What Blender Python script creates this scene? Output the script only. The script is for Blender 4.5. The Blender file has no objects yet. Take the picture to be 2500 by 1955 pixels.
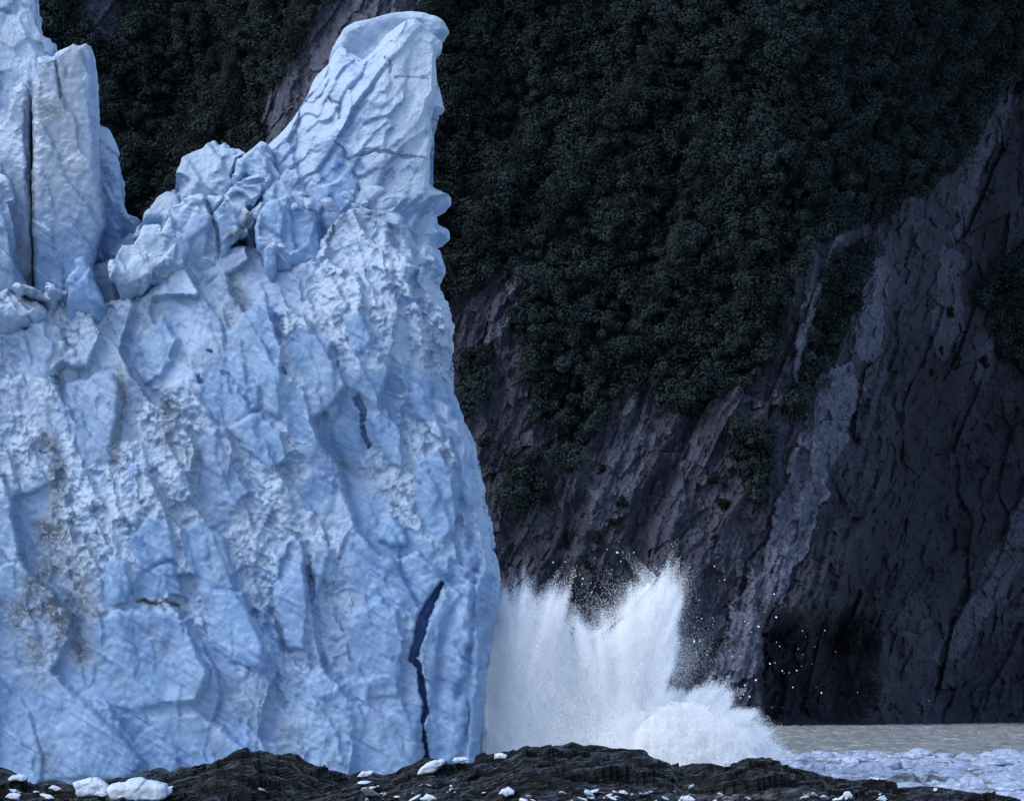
import bpy, bmesh, math, random
import numpy as np
from mathutils import Vector, Matrix
random.seed(7); RNG = np.random.default_rng(11)
S = bpy.context.scene
COL = S.collection

# ------------------------------------------------------------------ camera, sky, sun, exposure
F = 10936.0                      # focal length in photograph pixels (photo 2500 x 1955)
CAMH = 8.6                       # eye height over the water, metres
HORIZON = 1679.0
PITCH = math.atan((HORIZON - 977.5) / F)
cam = bpy.data.cameras.new("camera"); cam_o = bpy.data.objects.new("camera", cam); COL.objects.link(cam_o)
cam.sensor_width = 36; cam.lens = 36 * F / 2500; cam.clip_start = 1; cam.clip_end = 6000
cam_o.location = (0, 0, CAMH); cam_o.rotation_euler = (math.pi / 2 + PITCH, 0, 0)
S.camera = cam_o
SUN = Vector((-0.62, -0.34, 0.72)).normalized()
EL = math.asin(SUN.z); AZ = math.atan2(SUN.x, SUN.y)
w = bpy.data.worlds.new("World"); S.world = w; w.use_nodes = True
nt = w.node_tree; nt.nodes.clear()
sky = nt.nodes.new("ShaderNodeTexSky"); sky.sky_type = 'NISHITA'; sky.sun_disc = False
sky.sun_elevation = EL; sky.sun_rotation = AZ; sky.altitude = 0; sky.air_density = 1.0; sky.dust_density = 1.2; sky.ozone_density = 1.6
bg = nt.nodes.new("ShaderNodeBackground"); bg.inputs[1].default_value = 0.145
wo = nt.nodes.new("ShaderNodeOutputWorld")
nt.links.new(sky.outputs[0], bg.inputs[0]); nt.links.new(bg.outputs[0], wo.inputs[0])
sl = bpy.data.lights.new("sun", 'SUN'); sl.energy = 1.2; sl.angle = math.radians(40); sl.color = (1.0, 0.985, 0.97)
so = bpy.data.objects.new("sun", sl); COL.objects.link(so)
so.rotation_euler = SUN.to_track_quat('Z', 'Y').to_euler(); so.location = (-50, 0, 200)
S.view_settings.view_transform = 'Standard'; S.view_settings.look = 'None'
S.view_settings.exposure = 0.82; S.view_settings.gamma = 1.0
S.cycles.max_bounces = 10; S.cycles.diffuse_bounces = 8; S.cycles.transmission_bounces = 8

def P(px, py, Y):
    """photograph pixel and distance -> world point (arrays allowed)"""
    xc = (np.asarray(px, float) - 1250) / F; yc = (977.5 - np.asarray(py, float)) / F
    dy = math.cos(PITCH) - yc * math.sin(PITCH); dz = math.sin(PITCH) + yc * math.cos(PITCH)
    s = Y / dy
    return np.stack([xc * s, np.broadcast_to(Y, s.shape) * 1.0, CAMH + dz * s], -1)
def unP(x, y, z):
    zz = z - CAMH; c, s_ = math.cos(PITCH), math.sin(PITCH)
    d = y * c + zz * s_
    return 1250 + x / d * F, 977.5 - (-y * s_ + zz * c) / d * F

# ------------------------------------------------------------------ noise
def _h(ix, iy, iz, k=0):
    n = (ix.astype(np.int64) * 374761393 + iy.astype(np.int64) * 668265263 + iz.astype(np.int64) * 2147483647 + k * 974634777) & 0xFFFFFFFF
    n = ((n ^ (n >> 13)) * 1274126177) & 0xFFFFFFFF
    n = ((n ^ (n >> 16)) * 2246822519) & 0xFFFFFFFF
    n = n ^ (n >> 15)
    return (n & 0xFFFFFF) / float(0xFFFFFF)
def vn(x, y, z, k=0):
    xf, yf, zf = np.floor(x), np.floor(y), np.floor(z)
    fx, fy, fz = x - xf, y - yf, z - zf
    fx = fx * fx * fx * (fx * (fx * 6 - 15) + 10); fy = fy * fy * fy * (fy * (fy * 6 - 15) + 10); fz = fz * fz * fz * (fz * (fz * 6 - 15) + 10)
    r = 0
    for a in (0, 1):
        for b in (0, 1):
            for c in (0, 1):
                r = r + _h(xf + a, yf + b, zf + c, k) * (fx if a else 1 - fx) * (fy if b else 1 - fy) * (fz if c else 1 - fz)
    return r * 2 - 1
def fbm(x, y, z, o=4, k=0, g=0.5, ridged=False):
    s = 0; a = 1; t = 0
    x, z = x * .906 + z * .423, z * .906 - x * .423
    for i in range(o):
        n = vn(x, y, z, k + i)
        s = s + a * ((1 - 2 * np.abs(n)) if ridged else n); t += a; a *= g
        x, y, z = (x * .80 + z * .60) * 2.03 + 13.1, y * 2.03 + 7.7, (z * .80 - x * .60) * 2.03 + 3.3
    return s / t
def worley(x, y, k=0, jit=0.95):
    """nearest jittered cell: F1, F2, three randoms of the cell, offset from its centre"""
    xi, yi = np.floor(x), np.floor(y)
    f1 = np.full(x.shape, 9.0); f2 = np.full(x.shape, 9.0)
    r = [np.zeros(x.shape) for _ in range(5)]
    for a in (-1, 0, 1):
        for b in (-1, 0, 1):
            cx, cy = xi + a, yi + b; zz = np.zeros_like(cx)
            px = cx + 0.5 + jit * (_h(cx, cy, zz, k) - 0.5); py = cy + 0.5 + jit * (_h(cx, cy, zz, k + 1) - 0.5)
            dx, dy = x - px, y - py; d = np.sqrt(dx * dx + dy * dy)
            m = d < f1
            f2 = np.where(m, f1, np.minimum(f2, d)); f1 = np.where(m, d, f1)
            for i, v in enumerate((_h(cx, cy, zz, k + 2), _h(cx, cy, zz, k + 3), _h(cx, cy, zz, k + 4), dx, dy)):
                r[i] = np.where(m, v, r[i])
    return f1, f2, r[0], r[1], r[2], r[3], r[4]
def sstep(a, b, x):
    t = np.clip((x - a) / (b - a), 0, 1); return t * t * (3 - 2 * t)
def inpoly(px, py, poly):
    px, py = np.asarray(px, float), np.asarray(py, float); r = np.zeros(px.shape, bool); n = len(poly)
    for i in range(n):
        x0, y0 = poly[i]; x1, y1 = poly[(i + 1) % n]
        if y0 == y1: continue
        c = ((y0 > py) != (y1 > py)) & (px < (x1 - x0) * (py - y0) / (y1 - y0) + x0)
        r ^= c
    return r
def polydist(px, py, line):
    d = np.full(np.shape(px), 1e9)
    for (x0, y0), (x1, y1) in zip(line[:-1], line[1:]):
        vx, vy = x1 - x0, y1 - y0; t = np.clip(((px - x0) * vx + (py - y0) * vy) / (vx * vx + vy * vy + 1e-9), 0, 1)
        d = np.minimum(d, np.hypot(px - x0 - t * vx, py - y0 - t * vy))
    return d

# ------------------------------------------------------------------ object helpers
def tag(o, label=None, cat=None, group=None, kind=None):
    if label: o["label"] = label
    if cat: o["category"] = cat
    if group: o["group"] = group
    if kind: o["kind"] = kind
    return o
def link(name, me, mat=None, parent=None):
    o = bpy.data.objects.new(name, me); COL.objects.link(o)
    if mat is not None:
        me.materials.clear(); me.materials.append(mat)
    if parent is not None: o.parent = parent
    return o
def mesh_np(name, v, faces, n=4, smooth=True):
    """v (N,3), faces (M,n) -> mesh"""
    me = bpy.data.meshes.new(name); v = np.asarray(v, np.float32); f = np.asarray(faces, np.int32)
    me.vertices.add(len(v)); me.vertices.foreach_set("co", v.ravel())
    me.loops.add(f.size); me.loops.foreach_set("vertex_index", f.ravel())
    me.polygons.add(len(f)); me.polygons.foreach_set("loop_start", np.arange(0, f.size, n, dtype=np.int32))
    me.polygons.foreach_set("use_smooth", np.full(len(f), smooth, bool))
    me.update(calc_edges=True); me.validate()
    return me
def attr(me, name, val):
    a = me.attributes.new(name, 'FLOAT', 'POINT'); a.data.foreach_set("value", np.asarray(val, np.float32))
def co(me):
    a = np.empty(len(me.vertices) * 3, np.float32); me.vertices.foreach_get("co", a); return a.reshape(-1, 3).astype(float)
def setco(me, v):
    me.vertices.foreach_set("co", np.asarray(v, np.float32).ravel()); me.update()
def nrm(me):
    a = np.empty(len(me.vertices) * 3, np.float32); me.vertex_normals.foreach_get("vector", a); return a.reshape(-1, 3).astype(float)
def smooth_np(me, it, lam=0.5):
    e = np.empty(len(me.edges) * 2, np.int32); me.edges.foreach_get("vertices", e); e = e.reshape(-1, 2)
    v = co(me); n = len(v); deg = np.bincount(e.ravel(), minlength=n)[:, None].clip(1)
    for _ in range(it):
        s = np.stack([np.bincount(e[:, 0], v[e[:, 1], i], n) + np.bincount(e[:, 1], v[e[:, 0], i], n) for i in range(3)], 1)
        v = v + lam * (s / deg - v)
    setco(me, v)
def inset(poly, d):
    n = len(poly); A = sum(poly[i][0] * poly[(i + 1) % n][1] - poly[(i + 1) % n][0] * poly[i][1] for i in range(n))
    sg = 1 if A > 0 else -1; out = []
    for i in range(n):
        p, q, r = poly[i - 1], poly[i], poly[(i + 1) % n]
        e1 = Vector((q[0] - p[0], q[1] - p[1])).normalized(); e2 = Vector((r[0] - q[0], r[1] - q[1])).normalized()
        t = (e1 + e2); t = t.normalized() if t.length > 1e-3 else e1
        out.append((q[0] - sg * t.y * d, q[1] + sg * t.x * d))
    return out
def solid(name, poly, Y, depth, bevel=1.0, voxel=0.14, iters=8):
    """outline (photo pixels at distance Y) -> closed, rounded, evenly meshed block with real depth"""
    pts = P(np.array([p[0] for p in poly]), np.array([p[1] for p in poly]), Y)
    pl = [(float(a[0]), float(a[2])) for a in pts]
    rings = [(inset(pl, bevel), Y), (inset(pl, bevel * .3), Y + bevel * .45), (pl, Y + bevel * 1.3), (inset(pl, .07 * depth), Y + depth)]
    bm = bmesh.new(); R = []
    for ring, y in rings: R.append([bm.verts.new((x, y, z)) for x, z in ring])
    n = len(pl)
    for a, b in zip(R[:-1], R[1:]):
        for i in range(n): bm.faces.new((a[i], a[(i + 1) % n], b[(i + 1) % n], b[i]))
    bm.faces.new(R[0]); bm.faces.new(R[-1])
    bmesh.ops.triangulate(bm, faces=[f for f in bm.faces if len(f.verts) > 4])
    bmesh.ops.recalc_face_normals(bm, faces=bm.faces)
    me0 = bpy.data.meshes.new(name + "_tmp"); bm.to_mesh(me0); bm.free()
    o = bpy.data.objects.new(name + "_tmp", me0); COL.objects.link(o)
    md = o.modifiers.new("r", 'REMESH'); md.mode = 'VOXEL'; md.voxel_size = voxel; md.use_smooth_shade = True
    dg = bpy.context.evaluated_depsgraph_get()
    me = bpy.data.meshes.new_from_object(o.evaluated_get(dg)); me.name = name
    bpy.data.objects.remove(o); bpy.data.meshes.remove(me0)
    smooth_np(me, iters)
    return me

# ------------------------------------------------------------------ material helpers
class NT:
    def __init__(s, name):
        s.m = bpy.data.materials.new(name); s.m.use_nodes = True; s.t = s.m.node_tree; s.t.nodes.clear()
        s.out = s.n("ShaderNodeOutputMaterial")
        g = s.n("ShaderNodeNewGeometry"); s.pos = g.outputs["Position"]; s.nor = g.outputs["Normal"]
    def n(s, typ, **k):
        x = s.t.nodes.new(typ)
        for a, b in k.items(): setattr(x, a, b)
        return x
    def L(s, a, b): s.t.links.new(a, b)
    def put(s, sock, v):
        if hasattr(v, "is_linked") or isinstance(v, bpy.types.NodeSocket): s.L(v, sock)
        else: sock.default_value = v
    def map(s, scale=(1, 1, 1), rot=(0, 0, 0), src=None):
        r = src or s.pos
        if any(rot):
            x = s.n("ShaderNodeMapping"); s.L(r, x.inputs[0]); x.inputs["Rotation"].default_value = rot; r = x.outputs[0]
        x = s.n("ShaderNodeMapping"); s.L(r, x.inputs[0]); x.inputs["Scale"].default_value = scale
        return x.outputs[0]
    def noise(s, vec, scale, det=4, rough=0.55, dist=0.0):
        x = s.n("ShaderNodeTexNoise"); s.L(vec, x.inputs["Vector"]); x.inputs["Scale"].default_value = scale
        x.inputs["Detail"].default_value = det; x.inputs["Roughness"].default_value = rough; x.inputs["Distortion"].default_value = dist
        return x.outputs["Fac"]
    def vor(s, vec, scale, feature='F1', out="Distance", rnd=1.0):
        x = s.n("ShaderNodeTexVoronoi"); x.feature = feature; s.L(vec, x.inputs["Vector"]); x.inputs["Scale"].default_value = scale
        x.inputs["Randomness"].default_value = rnd
        return x.outputs[out]
    def math(s, op, a, b=0.0, clamp=False):
        x = s.n("ShaderNodeMath", operation=op); x.use_clamp = clamp; s.put(x.inputs[0], a); s.put(x.inputs[1], b); return x.outputs[0]
    def ramp(s, v, a, b, lo=0.0, hi=1.0):
        x = s.n("ShaderNodeMapRange"); x.interpolation_type = 'SMOOTHSTEP'; s.put(x.inputs[0], v)
        for i, q in enumerate((a, b, lo, hi)): x.inputs[1 + i].default_value = q
        return x.outputs[0]
    def mix(s, f, a, b):
        x = s.n("ShaderNodeMix", data_type='RGBA'); s.put(x.inputs[0], f)
        s.put(x.inputs[6], (*a, 1) if isinstance(a, tuple) else a); s.put(x.inputs[7], (*b, 1) if isinstance(b, tuple) else b)
        return x.outputs[2]
    def attr(s, name):
        x = s.n("ShaderNodeAttribute"); x.attribute_name = name; return x.outputs["Fac"]
    def bump(s, h, strength=0.5, dist=0.1, nor=None):
        x = s.n("ShaderNodeBump"); x.inputs["Strength"].default_value = strength; x.inputs["Distance"].default_value = dist
        s.L(h, x.inputs["Height"])
        if nor is not None: s.L(nor, x.inputs["Normal"])
        return x.outputs[0]
    def bsdf(s, col, rough, normal=None, spec=0.5, **k):
        x = s.n("ShaderNodeBsdfPrincipled"); s.put(x.inputs["Base Color"], (*col, 1) if isinstance(col, tuple) else col)
        s.put(x.inputs["Roughness"], rough); x.inputs["Specular IOR Level"].default_value = spec
        if normal is not None: s.L(normal, x.inputs["Normal"])
        for a, b in k.items(): s.put(x.inputs[a.replace("_", " ")], b)
        s.L(x.outputs[0], s.out.inputs[0]); return x

def mat_ice():
    m = NT("glacier_ice")
    big = m.noise(m.pos, 0.12, 4, 0.6)
    mid = m.noise(m.pos, 0.7, 5, 0.6, 0.3)
    # bedding: fine dark blue bands dipping to the right
    bv = m.map((0.09, 0.09, 1.35), rot=(0, math.radians(-30), 0))
    band = m.noise(bv, 1.3, 6, 0.65, 0.2)
    bandf = m.math('MULTIPLY', m.ramp(band, 0.48, 0.66), m.ramp(mid, 0.3, 0.6))
    snow = m.attr("snow"); dirt = m.attr("dirt"); grey = m.attr("grey")  # snow mask also carries the painted brighter top and darker foot
    clear = m.mix(m.ramp(big, 0.3, 0.7), (0.140, 0.238, 0.420), (0.185, 0.310, 0.505))
    clear = m.mix(m.ramp(mid, 0.4, 0.8), clear, (0.245, 0.375, 0.565))
    clear = m.mix(m.math('MULTIPLY', bandf, 0.8), clear, (0.075, 0.135, 0.34))
    clear = m.mix(m.math('MULTIPLY', grey, 0.85), clear, m.mix(mid, (0.19, 0.235, 0.315), (0.275, 0.33, 0.415)))
    c = m.mix(snow, clear, (0.475, 0.60, 0.775))
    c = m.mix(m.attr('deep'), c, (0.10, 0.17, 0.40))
    sp = m.noise(m.pos, 1.5, 8, 0.78, 0.8)
    dm = m.math('MULTIPLY', dirt, m.ramp(sp, 0.41, 0.53))
    c = m.mix(m.math('MULTIPLY', dirt, 0.45), c, (0.24, 0.275, 0.325))
    c = m.mix(dm, c, (0.028, 0.031, 0.036))
    crumb = m.noise(m.pos, 3.2, 6, 0.7)
    facets = m.vor(m.map((1, 1, 0.5), rot=(0, math.radians(25), 0)), 1.1, 'F1')
    hh = m.math('ADD', m.math('MULTIPLY', facets, 0.12), m.math('MULTIPLY', crumb, m.math('ADD', m.math('MULTIPLY', snow, 1.1), 0.2)))
    cc = m.math('ADD', m.vor(m.pos, 1.7), m.math('MULTIPLY', m.vor(m.pos, 4.2), .5))
    hh = m.math('ADD', hh, m.math('MULTIPLY', cc, m.math('MULTIPLY', snow, 0.4)))
    hh = m.math('ADD', hh, m.math('MULTIPLY', m.math('MULTIPLY', band, 0.35), m.math('SUBTRACT', 1.0, snow)))
    nb = m.bump(hh, 0.9, 0.30)
    m.bsdf(c, m.ramp(snow, 0, 1, 0.42, 0.8), nb, 0.25)
    return m.m
def mat_chunk(name, a, b, rough=0.4):
    m = NT(name)
    n = m.noise(m.pos, 1.6, 5, 0.6)
    h = m.math('ADD', m.noise(m.pos, 5.0, 6, 0.7), m.vor(m.pos, 3.0))
    m.bsdf(m.mix(m.ramp(n, 0.35, 0.65), a, b), rough, m.bump(h, 0.5, 0.06), 0.3)
    return m.m
def mat_cliff():
    m = NT("cliff_rock")
    pale = m.attr("pale"); veg = m.attr("veg")
    v = m.map((1, 0.4, 0.28), rot=(0, math.radians(22), 0))
    n1 = m.noise(v, 0.22, 7, 0.65, 0.6); n2 = m.noise(m.pos, 0.35, 8, 0.78); n3 = m.noise(m.pos, 0.05, 4, 0.5)
    c = m.mix(m.ramp(n1, 0.32, 0.68), (0.018, 0.021, 0.037), (0.084, 0.092, 0.140))
    c = m.mix(m.ramp(n3, 0.4, 0.7), c, m.mix(n2, (0.042, 0.047, 0.074), (0.125, 0.133, 0.192)))
    c = m.mix(m.math('MULTIPLY', pale, m.ramp(n2, 0.25, 0.6, 0.45, 1.0)), c, (0.175, 0.195, 0.285))
    c = m.mix(m.math('MULTIPLY', m.attr('painted_shade'), 0.72), c, (0.008, 0.010, 0.019))  # dims the right of the cliff in its colour
    fine = m.noise(m.pos, 1.1, 6, 0.8)
    c = m.mix(m.ramp(fine, 0.36, 0.60, 0.65, 0.0), c, (0.010, 0.012, 0.022))
    cr = m.vor(m.map((1, 1, 0.35), rot=(0, math.radians(24), 0)), 0.28, 'DISTANCE_TO_EDGE')
    c = m.mix(m.math('MULTIPLY', m.ramp(cr, 0.0, 0.04, 1, 0), 0.3), c, (0.012, 0.012, 0.018))
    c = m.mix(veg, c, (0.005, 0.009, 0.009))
    h = m.math('ADD', m.math('MULTIPLY', n1, 1.4), m.math('ADD', m.math('ADD', n2, m.math('MULTIPLY', fine, .6)), m.math('MULTIPLY', m.ramp(cr, 0, 0.12), 0.25)))
    m.bsdf(c, 0.8, m.bump(h, 0.9, 1.2), 0.25)
    return m.m
def mat_leaf(name, a, b):
    m = NT(name)
    n = m.noise(m.pos, 0.12, 3, 0.6); n2 = m.noise(m.pos, 0.9, 3, 0.6)
    c = m.mix(m.ramp(m.math('ADD', m.math('MULTIPLY', n, 0.45), m.math('ADD', m.math('MULTIPLY', n2, 0.2), m.math('MULTIPLY', m.attr('tone'), .35))), 0.3, 0.7), a, b)
    d = m.bsdf(c, 0.75, None, 0.12)
    t = m.n("ShaderNodeBsdfTranslucent"); m.put(t.inputs[0], c)
    mx = m.n("ShaderNodeMixShader"); mx.inputs[0].default_value = 0.25
    m.L(d.outputs[0], mx.inputs[1]); m.L(t.outputs[0], mx.inputs[2]); m.L(mx.outputs[0], m.out.inputs[0])
    return m.m
def mat_rock():
    m = NT("wet_shore_rock")
    v = m.map((0.6, 0.12, 4.0), rot=(0, math.radians(14), 0))
    n1 = m.noise(v, 1.3, 7, 0.68, 0.5); n2 = m.noise(m.pos, 4.0, 6, 0.7); pale = m.attr("pale")
    c = m.mix(m.ramp(n1, 0.35, 0.7), (0.0016, 0.0017, 0.002), (0.0075, 0.0078, 0.0088))
    c = m.mix(m.math('MULTIPLY', pale, m.ramp(n1, 0.45, 0.62)), c, (0.24, 0.245, 0.25))
    st = m.noise(m.map((0.5, 0.15, 5.0), rot=(0, math.radians(12), 0)), 1.7, 5, 0.6, 0.4)
    c = m.mix(m.ramp(st, 0.54, 0.70, 0, .6), c, (0.040, 0.042, 0.046))
    st2 = m.noise(m.map((1.4, 0.4, 12.0), rot=(0, math.radians(10), 0)), 1.9, 4, 0.6, 0.4)
    c = m.mix(m.ramp(st2, 0.56, 0.68, 0, .6), c, (0.125, 0.138, 0.158))  # both streak layers: pale veins, with wet sheen painted into the colour
    h = m.math('ADD', n1, m.math('MULTIPLY', n2, 0.35))
    h = m.math('ADD', h, m.math('MULTIPLY', st, .8))
    m.bsdf(c, m.ramp(n2, 0.3, 0.7, 0.28, 0.55), m.bump(h, 1.0, 0.2), 0.16)
    return m.m
def mat_water():
    m = NT("silty_water")
    v = m.map((0.5, 0.22, 1))
    h = m.math('ADD', m.noise(v, 1.0, 5, 0.65), m.math('MULTIPLY', m.noise(v, 0.16, 3, 0.5), 2.0))
    m.bsdf(m.mix(m.ramp(m.noise(m.map((.25, .06, 1)), 1.0, 5, .65), .35, .65), (0.33, 0.37, 0.385), (0.58, 0.61, 0.60)), 0.10, m.bump(h, 0.6, 0.5), 0.5, IOR=1.33)
    return m.m
def mat_spray():
    m = NT("white_spray")
    d = m.n("ShaderNodeBsdfDiffuse"); d.inputs[0].default_value = (0.94, 0.955, 0.975, 1)
    t = m.n("ShaderNodeBsdfTranslucent"); t.inputs[0].default_value = (0.94, 0.955, 0.975, 1)
    mx = m.n("ShaderNodeMixShader"); mx.inputs[0].default_value = 0.35
    m.L(d.outputs[0], mx.inputs[1]); m.L(t.outputs[0], mx.inputs[2]); m.L(mx.outputs[0], m.out.inputs[0])
    return m.m
M_ICE = mat_ice(); M_CHUNK = mat_chunk("stranded_ice", (0.44, 0.53, 0.66), (0.56, 0.63, 0.73))
M_FLOE = mat_chunk("floating_ice", (0.20, 0.26, 0.385), (0.40, 0.465, 0.60), 0.45)
M_DARKICE = mat_chunk("dirty_clear_ice", (0.04, 0.05, 0.06), (0.14, 0.17, 0.20), 0.15)
M_CLIFF = mat_cliff(); M_LEAF = mat_leaf("alder_leaves", (0.010, 0.0165, 0.020), (0.027, 0.043, 0.047))
M_LEAF2 = mat_leaf("shrub_leaves", (0.008, 0.013, 0.012), (0.020, 0.029, 0.024))
M_ROCK = mat_rock(); M_WATER = mat_water(); M_SPRAY = mat_spray()

# ------------------------------------------------------------------ water
def build_water():
    # fine sheet from behind the shore rock to past the far shore, one mesh
    ys = np.concatenate([np.array([-300., -50., 60., 200.]), np.arange(300, 1090, 1.6), np.array([1200., 1500.])]); xs = np.concatenate([np.array([-900., -500., -200., -50.]), np.arange(0, 150, .45), np.array([180., 260., 500., 900.])])
    X, Yg = np.meshgrid(xs, ys); q = X * 0
    Z = 0.42 * fbm(X / 2.0, q, Yg / 6.5, 4, 950, .65, True) + .16 * fbm(X / 9, q, Yg / 16, 2, 955)
    Z *= sstep(-20, 10, X) * sstep(170, 140, X) * sstep(250, 320, Yg)
    v = np.stack([X, Yg, Z], -1).reshape(-1, 3)
    nx, ny = len(xs), len(ys); i = np.arange(nx * (ny - 1)).reshape(ny - 1, nx)[:, :-1].ravel()
    me = mesh_np("water", v, np.stack([i, i + 1, i + nx + 1, i + nx], 1))
    tag(link("water", me, M_WATER), kind="structure")
build_water()

# ------------------------------------------------------------------ cliff
VEG_MAIN = [(1040, -500), (1035, 760), (1085, 745), (1130, 705), (1180, 690), (1250, 640), (1290, 700), (1240, 790), (1290, 860), (1310, 960), (1300, 1040), (1370, 1010),
            (1350, 1120), (1395, 1160), (1425, 1080), (1470, 1000), (1515, 930), (1545, 945), (1590, 925), (1610, 985), (1680, 1010), (1760, 960),
            (1840, 930), (1905, 830), (1935, 700), (1975, 590), (2060, 560), (2150, 540), (2200, 500), (2260, 470), (2320, 430), (2380, 330), (2430, 230), (2480, 190), (2560, 210), (3100, 300), (3100, -500)]
VEG_LEFT = [(-500, -500), (-500, 900), (620, 900), (640, 400), (632, 225), (690, 200), (745, 90), (815, -10), (830, -500)]
VEG_BITS = [[(2010, 660), (2120, 600), (2105, 700), (2060, 820), (2010, 900), (1950, 1010), (1930, 1010), (1985, 830)],
            [(1790, 1040), (1870, 1060), (1880, 1140), (1850, 1220), (1815, 1180), (1790, 1100)],
            [(1130, 860), (1190, 870), (1180, 960), (1140, 1010), (1115, 960)], [(1240, 1150), (1310, 1110), (1330, 1190), (1300, 1240), (1240, 1240)],
            [(2380, 700), (2560, 560), (2700, 900), (2560, 980), (2440, 860)]]
PALE = [[(1960, 600), (2060, 570), (2010, 680), (1990, 850), (1960, 950), (1925, 1020), (1950, 820)],
        [(2110, 640), (2170, 620), (2150, 850), (2130, 900), (2080, 870), (2090, 760)],
        [(2000, 900), (2080, 890), (2110, 960), (2060, 1080), (2010, 1230), (1980, 1330), (1900, 1480), (1860, 1620), (1790, 1680), (1735, 1640), (1790, 1480), (1880, 1300), (1930, 1130), (1970, 1000)],
        [(2440, 230), (2480, 250), (2400, 420), (2350, 560), (2310, 600), (2330, 480)], [(2290, 600), (2350, 640), (2340, 800), (2300, 880), (2270, 850)],
        [(640, 215), (700, 190), (760, 70), (830, -20), (1060, -20), (1000, 60), (800, 200), (640, 420)],
        [(205, -20), (300, -20), (330, 60), (310, 120), (250, 110), (190, 60)], [(225, 170), (270, 190), (260, 260), (230, 280)],
        [(1240, 650), (1262, 690), (1275, 740), (1240, 800), (1180, 880), (1160, 900), (1200, 800), (1255, 740)],
        [(1530, 945), (1570, 930), (1560, 1030), (1600, 1060), (1530, 1250), (1440, 1300), (1430, 1180), (1490, 1090)],
        [(2500, 1200), (2540, 1250), (2440, 1450), (2330, 1620), (2270, 1620), (2380, 1420)]]
CLIFF = {}
def macroY(px, py):
    y = 1000 + 0.30 * np.clip(1772 - py, 0, 3000) / F * 1000          # leans back
    y = y + 70 * sstep(1850, 2650, px) + 25 * sstep(2000, 2500, px)     # recedes to the right, a bend added to turn that side from the sun
    y = y + 22 * np.exp(-((px - 430) / 230.) ** 2) * sstep(900, 200, py)        # gully behind the towers
    y = y - 14 * np.exp(-((px - 830 - (340 - py) * 0.35) / 130.) ** 2)          # bare buttress
    y = y + 55 * sstep(900, 0, px - 0) * 0.4
    return y
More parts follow.
